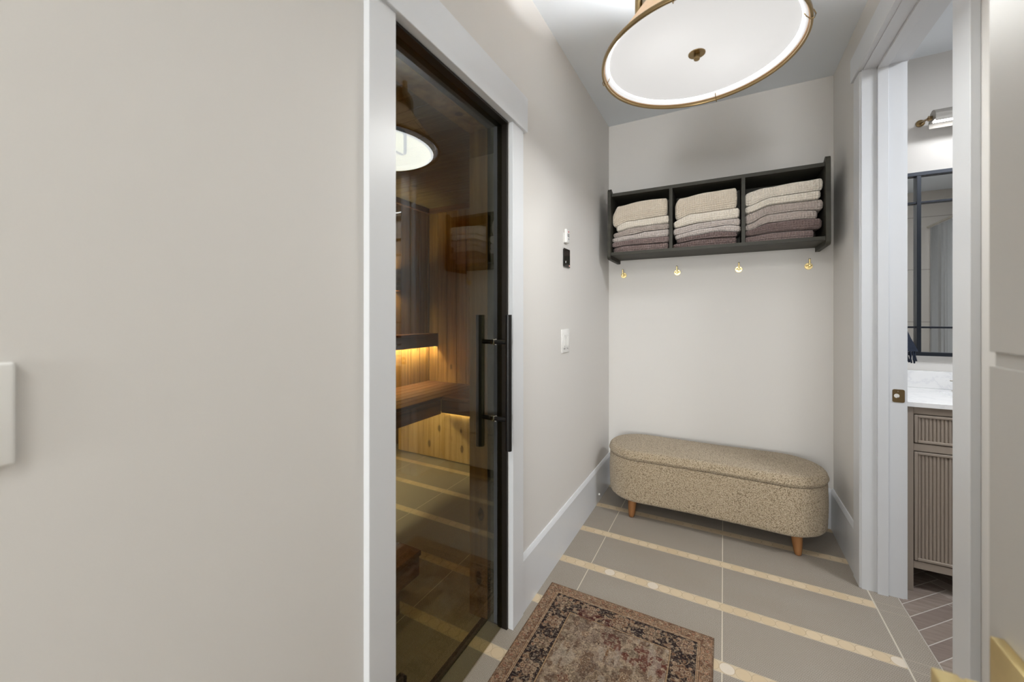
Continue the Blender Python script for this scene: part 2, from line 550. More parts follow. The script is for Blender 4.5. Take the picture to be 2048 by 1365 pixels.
# stops
c.box(1.402, 1.440, DB1 - 0.012, DB1, 0, DBH - 0.0, 0.001, 1)
c.box(1.402, 1.440, DB0, DB0 + 0.012, 0, DBH, 0.001, 1)
c.box(1.402, 1.440, DB0, DB1, DBH - 0.012, DBH, 0.001, 1)
# bathroom side casing
c.box(1.490, 1.508, DB1 + 0.004, DB1 + 0.090, 0, DBH)
c.box(1.490, 1.508, DB0 - 0.090, DB0 - 0.004, 0, DBH)
c.box(1.490, 1.514, DB0 - 0.10, DB1 + 0.10, DBH + 0.004, DBH + 0.10)
struct('trim_2', c, TRIM, 'white casing and jamb of the bathroom doorway')
# brass strike plate
sp = MB()
pts = []
for (cx_, cz_, a0) in ((1.4905, 0.943, 0), (1.4625, 0.943, 90), (1.4625, 0.898, 180), (1.4905, 0.898, 270)):
    for k in range(6):
        a = math.radians(a0 + 18 * k); pts.append((cx_ + 0.007 * math.cos(a), cz_ + 0.007 * math.sin(a)))
sp.prism(pts, 'y', DB1 - 0.0016, DB1 - 0.0001)
o = sp.build('strike_plate', BRONZE)
tag(o, 'small brass strike plate on the white bathroom door jamb', 'strike plate')
m = MB(); m.cyl((1.470, DB1 - 0.0022, 0.9205), (1.470, DB1 - 0.0016, 0.9205), 0.0095, n=20)
h_ = m.build('latch_hole', plain('pale_latch_hole', rgb(225, 222, 215), 0.5), o); h_['label'] = 'pale round latch hole'
m = MB(); m.cyl((1.474, DB1 - 0.0022, 0.941), (1.474, DB1 - 0.0016, 0.941), 0.0022, n=10)
m.build('screw', CHROME, o)
m = MB(); m.cyl((1.474, DB1 - 0.0022, 0.913), (1.474, DB1 - 0.0016, 0.913), 0.0022, n=10)
m.build('screw', CHROME, o)

# ------------------------------------------------------------------ bathroom shell
struct('ceiling_bathroom', MB().box(W + 0.13, BX1 + 0.1, BY0 - 0.1, BY1 + 0.1, H, H + 0.1), CEIL, 'white bathroom ceiling')
struct('wall_bathroom_far', MB().box(W + 0.13, BX1 + 0.1, BY1, BY1 + 0.1, 0, H), WALL, 'greige bathroom wall behind the vanity mirror')
struct('wall_bathroom_back', MB().box(W + 0.13, BX1 + 0.1, BY0 - 0.1, BY0, 0, H), WTILE, 'large format tiled bathroom wall')
struct('wall_bathroom_right', MB().box(BX1, BX1 + 0.1, BY0, BY1, 0, H), WALL)
# herringbone wood-look planks laid on a grout bed
struct('floor_bathroom', MB().box(1.474, BX1 + 0.1, BY0 - 0.1, BY1 + 0.1, -0.1, -0.0015), GROUT, 'herringbone wood-look tile floor')
def herringbone():
    pw, pl, g = 0.060, 0.36, 0.0035
    bm = bmesh.new()
    ang = math.radians(45)
    ca, sa = math.cos(ang), math.sin(ang)
    tints = []
    rnd = random.Random(3)
    def clip(poly, f):
        out = []
        for i in range(len(poly)):
            a, b = poly[i], poly[(i + 1) % len(poly)]
            fa, fb = f(a), f(b)
            if fa >= 0: out.append(a)
            if fa * fb < 0:
                t_ = fa / (fa - fb)
                out.append((a[0] + (b[0] - a[0]) * t_, a[1] + (b[1] - a[1]) * t_))
        return out
    n = 4
    for i in range(-60, 60):
        for j in range(-12, 12):
            for k in (0, 1):
                bx, by = i * pw + j * pl, i * pw - j * pl
                if k == 0: x0, x1, y0, y1 = bx, bx + pl, by, by + pw
                else: x0, x1, y0, y1 = bx, bx + pw, by + pw, by + pw + pl
                poly = [(x0 + g / 2, y0 + g / 2), (x1 - g / 2, y0 + g / 2), (x1 - g / 2, y1 - g / 2), (x0 + g / 2, y1 - g / 2)]
                poly = [(1.95 + ca * x - sa * y, -0.168 + sa * x + ca * y) for x, y in poly]
                if max(p[0] for p in poly) < 1.47 or min(p[0] for p in poly) > 3.3 or max(p[1] for p in poly) < -2.4 or min(p[1] for p in poly) > 0.02: continue
                for f in (lambda p: p[0] - 1.477, lambda p: BX1 - p[0], lambda p: BY1 - p[1], lambda p: p[1] - BY0):
                    poly = clip(poly, f)
                    if len(poly) < 3: break
                if len(poly) < 3: continue
                vs = [bm.verts.new((p[0], p[1], 0.0)) for p in poly]
                bm.faces.new(vs); tints.append(rnd.random())
    me = bpy.data.meshes.new('floor_planks')
    bm.to_mesh(me); bm.free()
    at = me.attributes.new('tint', 'FLOAT', 'FACE')
    at.data.foreach_set('value', tints)
    o = link_obj('floor_bathroom_planks', me, WOODTILE)
    tag(o, 'herringbone wood-look planks of the bathroom floor', None, None, 'structure')
herringbone()

# ------------------------------------------------------------------ sauna shell
def boards(m, axis, fixed0, fixed1, a0, a1, z0, z1, w, gap=0.004, start=0.0, bev=0.003):
    a = a0 - start
    while a < a1 - 1e-4:
        b0, b1 = max(a, a0) + gap / 2, min(a + w, a1) - gap / 2
        if b1 - b0 > 0.01:
            if axis == 'x': m.box(b0, b1, fixed0, fixed1, z0, z1, bev, 1)
            elif axis == 'y': m.box(fixed0, fixed1, b0, b1, z0, z1, bev, 1)
        a += w
    return m
SY0 = -3.4
DARKV = plain('dark_groove', rgb(40, 26, 16), 0.8)
struct('wall_sauna_far', boards(MB(), 'x', YS, YS + 0.015, XS, -0.19, 0, ZS, 0.125), CEDAR, 'vertical cedar boards on the far sauna wall')
struct('wall_sauna_left', boards(MB(), 'y', XS - 0.015, XS, SY0, YS, 0, ZS, 0.135), CEDAR, 'vertical cedar boards on the deep sauna wall')
struct('wall_sauna_near', boards(MB(), 'x', SY0 - 0.015, SY0, XS, -0.19, 0, ZS, 0.125), CEDAR)
struct('wall_sauna_backing', MB().box(XS - 0.06, -0.13, YS + 0.017, YS + 0.06, 0, ZS).box(XS - 0.06, XS - 0.017, SY0, YS + 0.06, 0, ZS).box(XS - 0.06, -0.13, SY0 - 0.06, SY0 - 0.017, 0, ZS), DARKV)
m = MB()
boards(m, 'y', -0.19, -0.175, DS1 + 0.01, YS, 0, ZS, 0.125)
boards(m, 'y', -0.19, -0.175, SY0, DS0 - 0.01, 0, ZS, 0.125)
boards(m, 'y', -0.19, -0.175, DS0 - 0.01, DS1 + 0.01, DSH + 0.0, ZS, 0.125)
m.box(-0.175, -0.13, DS1 + 0.01, YS, 0, ZS).box(-0.175, -0.13, SY0, DS0 - 0.01, 0, ZS).box(-0.175, -0.13, DS0 - 0.01, DS1 + 0.01, DSH + 0.01, ZS)
struct('wall_sauna_right', m, CEDAR)
m = MB()
y = SY0
while y < YS:
    m.box(XS, -0.13, y + 0.001, min(y + 0.098, YS), ZS, ZS + 0.015, 0.002, 1); y += 0.1
m.box(XS, -0.13, SY0, YS, ZS + 0.016, ZS + 0.03)
struct('ceiling_sauna', m, CEDCEIL, 'cedar board sauna ceiling')
struct('trim_3', MB().box(XS, -0.19, YS - 0.035, YS, ZS - 0.055, ZS, 0.002, 1).box(XS, XS + 0.035, SY0, YS - 0.035, ZS - 0.055, ZS, 0.002, 1), THERMOX, 'dark wood cove strip under the sauna ceiling')
# inner lining of the sauna doorway
m = MB()
m.box(-0.19, -0.10, DS1 - 0.006, DS1 + 0.01, 0, DSH, 0.001, 1)
m.box(-0.19, -0.10, DS0 - 0.01, DS0 + 0.006, 0, DSH, 0.001, 1)
m.box(-0.19, -0.10, DS0, DS1, DSH - 0.006, DSH + 0.01, 0.001, 1)
struct('trim_4', m, CEDAR, 'cedar lining inside the sauna doorway')
m = MB()
for (a, b) in ((DS1 - 0.0045, DS1 + 0.002), (DS0 - 0.002, DS0 + 0.0045)):
    m.box(-0.0995, -0.045, a, b, 0, DSH)
m.box(-0.0995, -0.045, DS0, DS1, DSH - 0.0045, DSH + 0.002)
# dark seal frame around the glass
m.box(-0.045, -0.003, DS1 - 0.011, DS1, 0, DSH, 0.001, 1)
m.box(-0.045, -0.003, DS0, DS0 + 0.011, 0, DSH, 0.001, 1)
m.box(-0.045, 0.002, DS0 + 0.011, DS1 - 0.011, DSH - 0.009, DSH, 0.001, 1)
struct('trim_5', m, SEAL, 'dark bronze frame around the sauna door glass')

# ------------------------------------------------------------------ sauna glass door
t = thing('glass_sauna_door', 'bronze tinted glass sauna door with long black bar handles', 'glass door', (-0.03, DS0 + 0.02, 0.012))
child(MB().box(-0.034, -0.026, DS0 + 0.013, DS1 - 0.013, 0.008, DSH - 0.011), 'glass_panel', GLASS, t)
YP = -1.664
for sgn, nm in ((1, 'outer'), (-1, 'inner')):
    x = -0.03 + sgn * 0.066
    m = MB(); m.cyl((x, YP, 0.757), (x, YP, 1.289), 0.0128 if sgn > 0 else 0.0175, n=32)
    bar = child(m, 'bar_handle', BLACK, t, 40)
    for z in (0.876, 1.181):
        m = MB(); m.cyl((-0.03 + sgn * 0.0075, YP, z), (x, YP, z), 0.009, n=20)
        child(m, 'standoff', BLACK, t, 40)
        m = MB(); m.cyl((-0.03 + sgn * 0.0041, YP, z), (-0.03 + sgn * 0.0078, YP, z), 0.0125, n=24)
        child(m, 'washer', CHROME, t, 40)
for z in (0.22, 1.78):
    m = MB(); m.box(-0.040, -0.0342, DS0 + 0.017, DS0 + 0.090, z - 0.035, z + 0.035, 0.012, 4)
    m.cyl((-0.037, DS0 + 0.022, z - 0.04), (-0.037, DS0 + 0.022, z + 0.04), 0.008, n=16)
    child(m, 'hinge', BLACK, t, 40)
struct('trim_6', MB().box(-0.128, -0.100, DS0, DS1, 0, 0.006, 0.001, 1), SEAL, 'thin threshold strip of the sauna door')

# ------------------------------------------------------------------ sauna benches
LB_X = -1.42; FB_Y = -0.25; BT = 0.572
t = thing('sauna_bench', 'low slatted sauna bench along the far wall with pale pine skirt', 'sauna bench', (-1.0, 0.05, 0))
m = MB()
yy = FB_Y
for k in range(6):
    y1 = yy + 0.098
    m.box(LB_X + (0.0 if k else 0.0), -0.192, yy, min(y1, YS - 0.002), BT - 0.026, BT, 0.003, 1); yy += 0.106
child(m, 'slatted_top', THERMOX, t)
child(MB().box(LB_X + 0.0, -0.192, FB_Y, FB_Y + 0.016, 0.432, BT - 0.028, 0.002, 1), 'front_rail', THERMOX, t)
child(MB().box(LB_X + 0.01, -0.21, -0.2295, -0.2245, 0.440, 0.446), 'led_strip', emit('warm_led_strip_skirt', (1.0, 0.90, 0.66, 1), 42), t, None, 'warm light strip behind the rail')
child(boards(MB(), 'x', -0.212, -0.198, LB_X - 0.55, -0.192, 0.008, 0.43, 0.062, 0.0015, 0, 0.001), 'skirt', PINE, t, None, 'pale pine skirt boards')
t = thing('sauna_bench', 'low slatted sauna bench along the deep wall, under the lit backrest', 'sauna bench', (-1.75, -1.2, 0))
m = MB()
xx = XS + 0.002
for k in range(7):
    m.box(xx, min(xx + 0.090, LB_X - 0.003), -2.7, YS - 0.002, BT - 0.026, BT, 0.003, 1); xx += 0.0985
child(m, 'slatted_top', THERMO, t)
child(MB().box(LB_X - 0.027, LB_X - 0.003, -2.7, -0.252, 0.422, BT - 0.028, 0.002, 1), 'front_rail', THERMO, t)
for yv in (-2.65, -1.6):
    child(MB().box(LB_X - 0.10, LB_X - 0.04, yv, yv + 0.06, 0, BT - 0.028, 0.002, 1), 'leg', THERMO, t)

t2 = t
# lit backrest
t = thing('lit_wall_ledge', 'dark wooden ledge on the deep sauna wall with warm light glowing below it', 'wall ledge', (-2.0, -0.9, 0.96))
child(MB().box(-2.012, -1.985, -2.6, YS - 0.002, 0.958, 1.10, 0.003, 1), 'front_board', THERMO, t)
child(MB().box(XS + 0.001, -2.013, -2.6, YS - 0.002, 1.082, 1.10, 0.002, 1), 'top_board', THERMO, t)
LEDM = emit('warm_led_strip', (1.0, 0.88, 0.56, 1), 165)
m = MB(); m.box(-2.030, -2.016, -2.55, YS - 0.02, 0.975, 0.983)
child(m, 'led_strip', LEDM, t, None, 'warm yellow light strip')
# hidden strip under the deep bench that lights the skirt and floor
LEDM2 = emit('warm_led_strip_low', (1.0, 0.90, 0.70, 1), 55)
child(MB().box(LB_X - 0.175, LB_X - 0.155, -2.2, -0.3, 0.530, 0.540), 'led_strip', LEDM2, t2, None, 'warm light strip under the bench')
child(MB().box(LB_X - 0.180, LB_X - 0.150, -2.21, -0.29, 0.540, BT - 0.0262), 'channel', BLACK, t2)
# sconce on deep wall
t = thing('sauna_wall_lamp', 'dark wooden wall lamp in the sauna glowing above and below', 'wall lamp', (-2.06, -0.3, 1.53))
m = MB(); m.box(-2.035, -2.02, -0.62, -0.11, 1.535, 1.745, 0.002, 1)
m.box(XS + 0.001, -2.035, -0.124, -0.11, 1.535, 1.745).box(XS + 0.001, -2.035, -0.62, -0.606, 1.535, 1.745)
child(m, 'shade', THERMO, t)
child(MB().box(-2.075, -2.05, -0.58, -0.15, 1.60, 1.68), 'lamp', LEDM, t)
child(MB().box(XS + 0.001, -2.076, -0.56, -0.26, 1.61, 1.67), 'mount', BLACK, t)

# step by the door
t = thing('wooden_step', 'dark wooden sauna step with plank top just inside the glass door', 'step', (-0.7, -2.0, 0))
m = MB()
xx = -0.43
for k in range(4):
    m.box(xx - 0.135, xx - 0.004, -2.35, -1.632, 0.196, 0.221, 0.003, 1); xx -= 0.139
child(m, 'plank_top', THERMO, t)
child(MB().box(-0.99, -0.438, -2.34, -1.640, 0.109, 0.195, 0.002, 1), 'apron', THERMO, t)
for (a, b) in ((-0.50, -1.80), (-0.50, -2.32), (-0.97, -1.80), (-0.97, -2.32)):
    child(MB().box(a, a + 0.05, b, b + 0.05, 0, 0.108, 0.002, 1), 'leg', THERMO, t)

# ------------------------------------------------------------------ towel shelf
SX0, SX1, SD = 0.066, 1.292, 0.300
t = thing('wall_shelf', 'dark olive-black three-compartment wall shelf holding folded towels', 'wall shelf', (0.68, 0, 1.68))
def side_panel(x0, x1):
    r = 0.022
    pts = []
    def arc(cx, cz, a0, a1, rr, n=6):
        for k in range(n + 1):
            a = math.radians(a0 + (a1 - a0) * k / n)
            pts.append((cx + rr * math.cos(a), cz + rr * math.sin(a)))
    arc(-SD + r, 1.678 + r, 180, 270, r)
    pts.append((-0.001, 1.678))
    pts.append((-0.001, 2.142)); pts.append((-SD + 0.085, 2.142))
    arc(-SD + r + 0.008, 2.168 - r, 60, 180, r)
    return MB().prism(pts, 'x', x0, x1)
child(side_panel(SX0, SX0 + 0.022), 'side_panel', SHELF, t)
child(side_panel(SX1 - 0.022, SX1), 'side_panel', SHELF, t)
child(MB().box(SX0 + 0.022, SX1 - 0.022, -SD + 0.035, -0.002, 2.118, 2.140, 0.001, 1), 'top_board', SHELF, t)
child(MB().box(SX0 + 0.022, SX1 - 0.022, -SD + 0.012, -0.002, 1.704, 1.726, 0.001, 1), 'bottom_board', SHELF, t)
child(MB().box(SX0 + 0.022, SX1 - 0.022, -0.012, -0.002, 1.7265, 2.1175), 'back_panel', SHELF, t)
for x in (0.463, 0.870):
    child(MB().box(x, x + 0.020, -SD + 0.030, -0.0125, 1.7265, 2.1175, 0.001, 1), 'divider', SHELF, t)

# ------------------------------------------------------------------ towels
def lerp_curve(pts, x):
    return np.interp(x, [p[0] for p in pts], [p[1] for p in pts])
def smooth_curve(pts, x):
    """piecewise cosine interpolation"""
    xs = [p[0] for p in pts]; zs = [p[1] for p in pts]
    out = np.empty_like(x)
    for i, v in enumerate(x):
        if v <= xs[0]: out[i] = zs[0]; continue
        if v >= xs[-1]: out[i] = zs[-1]; continue
        k = max(j for j in range(len(xs)) if xs[j] <= v)
        u = (v - xs[k]) / (xs[k + 1] - xs[k]); u = (1 - math.cos(PI * u)) / 2
        out[i] = zs[k] * (1 - u) + zs[k + 1] * u
    return out
def towel(name, x0, x1, lo, hi, mat, label, group, seed, yf=-0.252, yb=-0.045, left_round=0.02):
    """folded waffle towel: rounded fold to the front, nested layers at the sides"""
    CELL = 0.0135
    du = CELL / 8
    nx = int((x1 - x0) / du) + 1
    xs = np.linspace(x0, x1, nx)
    zl = smooth_curve(lo, xs); zh = smooth_curve(hi, xs)
    rs = np.random.RandomState(seed)
    wob = 0.003 * np.sin(xs * 17 + rs.rand() * 6) + 0.002 * np.sin(xs * 41 + rs.rand() * 6)
    # ends get rounder and thinner
    e = np.minimum(np.clip((xs - x0) / left_round, 0, 1), np.clip((x1 - xs) / 0.012, 0, 1))
    shrink = 1 - 0.30 * (1 - np.sqrt(1 - (1 - e) ** 2))
    mid = (zl + zh) / 2; half = (zh - zl) / 2 * shrink
    tm = float(np.mean(zh - zl)) / 2
    rr = min(tm, 0.030)
    Lflat = (yb - yf) - rr
    nflat = int(Lflat / du)
    nround = max(8, int(PI * tm / du))
    prof = []  # (y, s, ny, ns) s in -1..1
    nfine = int(0.045 / du)
    flats = [du * k for k in range(1, nfine + 1)] + [du * nfine + (Lflat - du * nfine) * k / 5 for k in range(1, 6)]
    for l_ in flats[::-1]: prof.append((yf + rr + l_, -1.0, 0, -1))
    for k in range(nround + 1):
        a = -PI / 2 + PI * k / nround
        ca, sa = math.cos(a), math.sin(a)
        # squarish roll
        c2 = math.copysign(abs(ca) ** 0.6, ca); s2 = math.copysign(abs(sa) ** 0.75, sa)
        prof.append((yf + rr - rr * c2, s2, -ca, sa))
    for l_ in flats: prof.append((yf + rr + l_, 1.0, 0, 1))
    P = np.array(prof)
    nv = len(P)
    arc = np.concatenate([[0], np.cumsum(np.hypot(np.diff(P[:, 0]), np.diff(P[:, 1]) * tm))])
    U, V = np.meshgrid(xs - x0, arc, indexing='ij')
    ph = rs.rand() * CELL
    cu = np.abs(np.cos(PI * (U + ph) / CELL)); cv = np.abs(np.cos(PI * V / CELL))
    wf = np.maximum(cu, cv) ** 6.0
    disp = 0.0100 * (wf - 1.0)
    Xc = np.repeat(xs[:, None], nv, 1)
    Yc = P[None, :, 0] + wob[:, None] + (1 - shrink)[:, None] * 0.02 + P[None, :, 2] * disp
    # the towel sits a little lower behind its front roll
    Zc = mid[:, None] + P[None, :, 1] * half[:, None] + P[None, :, 3] * disp
    verts = np.stack([Xc, Yc, Zc], -1).reshape(-1, 3)
    faces = []
    ii, jj = np.meshgrid(np.arange(nx - 1), np.arange(nv - 1), indexing='ij')
    a = (ii * nv + jj).ravel(); b = a + 1; c_ = a + nv + 1; d = a + nv
    quads = np.stack([a, b, c_, d], -1)
    # back strip
    k = np.arange(nx - 1)
    q2 = np.stack([k * nv + nv - 1, k * nv, (k + 1) * nv, (k + 1) * nv + nv - 1], -1)
    vv = [verts]; qq = [quads, q2]; base = len(verts)
    # side caps as nested folds
    for side, i0 in ((-1, 0), (1, nx - 1)):
        loop = verts[i0 * nv:(i0 + 1) * nv]
        cy_, cz_ = (yb + yf) / 2 + 0.01, mid[i0]
        prev = np.arange(i0 * nv, (i0 + 1) * nv)
        for s, dxo in ((0.90, 0.003), (0.72, 0.001), (0.62, -0.006), (0.50, 0.000), (0.34, 0.001), (0.22, -0.005), (0.02, -0.003)):
            L = loop.copy()
            L[:, 2] = cz_ + (loop[:, 2] - cz_) * s
            L[:, 1] = np.where(loop[:, 1] < cy_, np.maximum(loop[:, 1], yf + (1 - s) * tm), loop[:, 1])
            L[:, 0] = loop[:, 0] + side * dxo
            idx = base + np.arange(nv); base += nv; vv.append(L)
            k = np.arange(nv); k2 = (k + 1) % nv
            q = np.stack([prev[k], prev[k2], idx[k2], idx[k]], -1)
            if side > 0: q = q[:, ::-1]
            qq.append(q); prev = idx
    V_ = np.concatenate(vv); Q = np.concatenate(qq)
    me = bpy.data.meshes.new(name)
    me.vertices.add(len(V_)); me.vertices.foreach_set('co', V_.ravel())
    me.loops.add(Q.size); me.loops.foreach_set('vertex_index', Q.ravel().astype(np.int32))
    me.polygons.add(len(Q)); me.polygons.foreach_set('loop_start', np.arange(0, Q.size, 4, dtype=np.int32))
    me.update(calc_edges=True); me.validate()
    me.polygons.foreach_set('use_smooth', np.ones(len(me.polygons), bool))
    o = link_obj(name, me, mat)
    org = Vector(((x0 + x1) / 2, (yf + yb) / 2, float(zl.min())))
    me.transform(Matrix.Translation(-org)); o.location = org
    tag(o, label, 'towel', group)
    return o

Z0 = 1.7275
cols = ['plum', 'mauve', 'pale', 'grey', 'ivory', 'cream']
names_pos = ['lowest', 'second from the bottom', 'third from the bottom', 'fourth from the bottom', 'second from the top', 'topmost']
cname = {'cream': 'cream', 'ivory': 'ivory white', 'grey': 'light grey-lilac', 'pale': 'pale lilac-grey', 'mauve': 'mauve-brown', 'plum': 'dark mauve-brown'}
stacks = {
 'left': dict(cols=['mauve', 'mauve', 'pale', 'grey', 'ivory', 'cream'],
   xr=[(0.100, 0.452), (0.092, 0.460), (0.092, 0.458), (0.098, 0.458), (0.122, 0.458), (0.094, 0.448)],
   z=[[(0.09, Z0), (0.46, Z0)],
      [(0.09, 1.762), (0.2, 1.772), (0.46, 1.770)],
      [(0.09, 1.800), (0.25, 1.812), (0.46, 1.812)],
      [(0.09, 1.832), (0.2, 1.842), (0.33, 1.857), (0.46, 1.860)],
      [(0.09, 1.868), (0.25, 1.893), (0.46, 1.898)],
      [(0.09, 1.905), (0.2, 1.938), (0.46, 1.950)],
      [(0.09, 2.010), (0.13, 2.055), (0.3, 2.071), (0.46, 2.068)]]),
 'middle': dict(cols=['plum', 'plum', 'pale', 'pale', 'ivory', 'cream'],
   xr=[(0.488, 0.842), (0.512, 0.846), (0.500, 0.864), (0.489, 0.862), (0.492, 0.858), (0.500, 0.846)],
   z=[[(0.48, Z0), (0.87, Z0)],
      [(0.48, 1.756), (0.66, 1.772), (0.87, 1.770)],
      [(0.48, 1.782), (0.6, 1.798), (0.74, 1.812), (0.87, 1.800)],
      [(0.48, 1.812), (0.66, 1.838), (0.8, 1.846), (0.87, 1.836)],
      [(0.48, 1.858), (0.66, 1.880), (0.87, 1.884)],
      [(0.48, 1.903), (0.6, 1.938), (0.87, 1.946)],
      [(0.48, 2.020), (0.53, 2.052), (0.7, 2.070), (0.87, 2.074)]]),
 'right': dict(cols=['mauve', 'plum', 'grey', 'grey', 'ivory', 'ivory'],
   xr=[(0.894, 1.222), (0.894, 1.256), (0.895, 1.238), (0.894, 1.263), (0.893, 1.250), (0.893, 1.262)],
   z=[[(0.89, Z0), (1.27, Z0)],
      [(0.89, 1.766), (1.05, 1.778), (1.27, 1.776)],
      [(0.89, 1.800), (1.02, 1.836), (1.15, 1.840), (1.27, 1.834)],
      [(0.89, 1.836), (1.02, 1.884), (1.15, 1.888), (1.27, 1.880)],
      [(0.89, 1.902), (1.04, 1.942), (1.27, 1.942)],
      [(0.89, 1.944), (1.04, 1.986), (1.27, 1.990)],
      [(0.89, 2.032), (1.0, 2.050), (1.18, 2.058), (1.27, 2.062)]])}
sd = 1
for pos, S in stacks.items():
    for k in range(6):
        cc = S['cols'][k]
        x0, x1 = S['xr'][k]
        lo = [(x, z + 0.0006) for x, z in S['z'][k]]; hi = S['z'][k + 1]
        towel('folded_towel', x0, x1, lo, hi, TOW[cc],
              'folded %s waffle towel, %s in the %s shelf stack' % (cname[cc], names_pos[k], pos),
              'folded waffle towels on the shelf', sd, yf=-0.258 + 0.006 * math.sin(sd * 2.1), left_round=0.03)
        sd += 1

# ------------------------------------------------------------------ brass hooks
def make_hook(x, z, label):
    t = thing('wall_hook', label, 'hook', (x, 0, z), 'brass hooks under the shelf')
    m = MB(); m.lathe([(0, -0.004), (0.0195, -0.004), (0.021, -0.0022), (0.021, 0), (0, 0)], (x, 0, z), 32, 'Y')
    child(m, 'base_plate', BRASS, t, 35)
    m = MB(); m.cyl((x, -0.006, z), (x, -0.042, z + 0.001), 0.0058, n=16)
    m.lathe([(0, -0.050), (0.005, -0.049), (0.0075, -0.045), (0.0075, -0.041), (0.005, -0.037), (0, -0.036)], (x, 0, z), 16, 'Y')
    m.cyl((x, -0.037, z + 0.003), (x, -0.040, z + 0.040), 0.0048, n=14)
    child(m, 'peg', BRASS, t, 35)
    m = MB(); m.cyl((x, -0.0400, z + 0.0405), (x, -0.0403, z + 0.0435), 0.0052, n=14)
    child(m, 'tip', BLACK, t, 35)
    m = MB(); m.cyl((x - 0.017, -0.018, z + 0.003), (x + 0.017, -0.018, z + 0.003), 0.0038, n=12)
    child(m, 'cross_pin', BRASS, t, 35)
    return t
for x, z, w in ((0.113, 1.592, 'leftmost brass wall hook, beside the left wall corner'),
                (0.487, 1.594, 'second brass wall hook from the left, below the left shelf divider'),
                (0.864, 1.595, 'third brass wall hook from the left, below the right shelf divider'),
                (1.238, 1.593, 'rightmost brass wall hook, beside the right wall corner')):
    make_hook(x, z, w)

# ------------------------------------------------------------------ storage bench
def racetrack(x0, x1, y0, y1, n=168):
    """stadium outline with softly waisted long sides"""
    r = (y1 - y0) / 2; cy_ = (y0 + y1) / 2
    L = (x1 - x0) - 2 * r
    per = 2 * L + 2 * PI * r
    pts = []
    for k in range(n):
        s = per * k / n
        if s < L: p = (x0 + r + s, y0)
        elif s < L + PI * r:
            a = -PI / 2 + (s - L) / r; p = (x1 - r + r * math.cos(a), cy_ + r * math.sin(a))
        elif s < 2 * L + PI * r: p = (x1 - r - (s - L - PI * r), y1)
        else:
            a = PI / 2 + (s - 2 * L - PI * r) / r; p = (x0 + r + r * math.cos(a), cy_ + r * math.sin(a))
        u = (p[0] - (x0 + x1) / 2) / ((x1 - x0) / 2)
        waist = 0.016 * max(0, math.cos(u * PI / 2)) ** 2
        yy = p[1] + (waist * (1 if p[1] < cy_ else -1)) * abs(p[1] - cy_) / r
        pts.append(Vector((p[0], yy)))
    return pts
def upholstered(x0, x1, y0, y1, levels, seed):
    """levels: (z, inset)"""
    base = racetrack(x0, x1, y0, y1)
    n = len(base)
    nrm = []
    for k in range(n):
        d = base[(k + 1) % n] - base[k - 1]; nrm.append(Vector((-d.y, d.x)).normalized())
    rs = random.Random(seed)
    bm = bmesh.new(); rings = []
    cx, cy_ = (x0 + x1) / 2, (y0 + y1) / 2
    for (z, ins) in levels:
        ring = []
        for k in range(n):
            p = base[k] + nrm[k] * (ins + rs.uniform(-1, 1) * 0.0007)
            ring.append(bm.verts.new((p.x, p.y, z + rs.uniform(-1, 1) * 0.0005)))
        rings.append(ring)
    for a, b in zip(rings, rings[1:]):
        for k in range(n): bm.faces.new((a[k], a[(k + 1) % n], b[(k + 1) % n], b[k]))
    bm.faces.new(rings[0][::-1]); bm.faces.new(rings[-1])
    for f in bm.faces: f.smooth = True
    mb = MB(); mb.bm.free(); mb.bm = bm
    return mb
BXa, BXb, BYa, BYb = 0.086, 1.280, -0.490, -0.046
t = thing('storage_bench', 'long rounded boucle storage bench with tapered wooden legs against the far wall', 'bench', (0.68, -0.27, 0))
def rnd_levels(z0, z1, rb, rt, n=7, mids=14, side=0.0):
    L = []
    for k in range(n + 1):
        a = PI / 2 * k / n; L.append((z0 + rb * (1 - math.sin(a)) if False else z0 + rb * (1 - math.cos(a)), rb * (1 - math.sin(a)) + side))
    for k in range(1, mids): L.append((z0 + rb + (z1 - rt - z0 - rb) * k / mids, side - 0.004 * math.sin(PI * k / mids)))
    for k in range(n + 1):
        a = PI / 2 * k / n; L.append((z1 - rt * (1 - math.sin(a)), rt * (1 - math.cos(a)) + side))
    return L
lv = [(0.122, 0.05)] + rnd_levels(0.112, 0.378, 0.026, 0.010)
child(upholstered(BXa, BXb, BYa, BYb, lv, 1), 'body', BOUCLE, t)
lv = rnd_levels(0.379, 0.436, 0.010, 0.032, 8, 5, -0.001)
lv += [(0.438, 0.055), (0.440, 0.09), (0.4415, 0.13), (0.442, 0.17)]
child(upholstered(BXa - 0.002, BXb + 0.002, BYa - 0.002, BYb + 0.002, lv, 2), 'lid', BOUCLE, t)
for (x, y, sx, sy) in ((0.262, -0.428, -1, -1), (1.122, -0.415, 1, -1), (0.235, -0.125, -1, 1), (1.15, -0.125, 1, 1)):
    m = MB()
    prof = [(0.0, 0.0), (0.011, 0.0), (0.0155, 0.004), (0.0185, 0.018), (0.0225, 0.05), (0.0255, 0.085), (0.027, 0.118), (0, 0.118)]
    m.lathe(prof, (0, 0, 0), 24)
    for v in m.bm.verts:
        v.co.x += x + sx * 0.006 * (0.118 - v.co.z) / 0.118
        v.co.y += y + sy * 0.004 * (0.118 - v.co.z) / 0.118
    child(m, 'leg', OAK, t, 50, 'tapered honey-brown wooden leg')

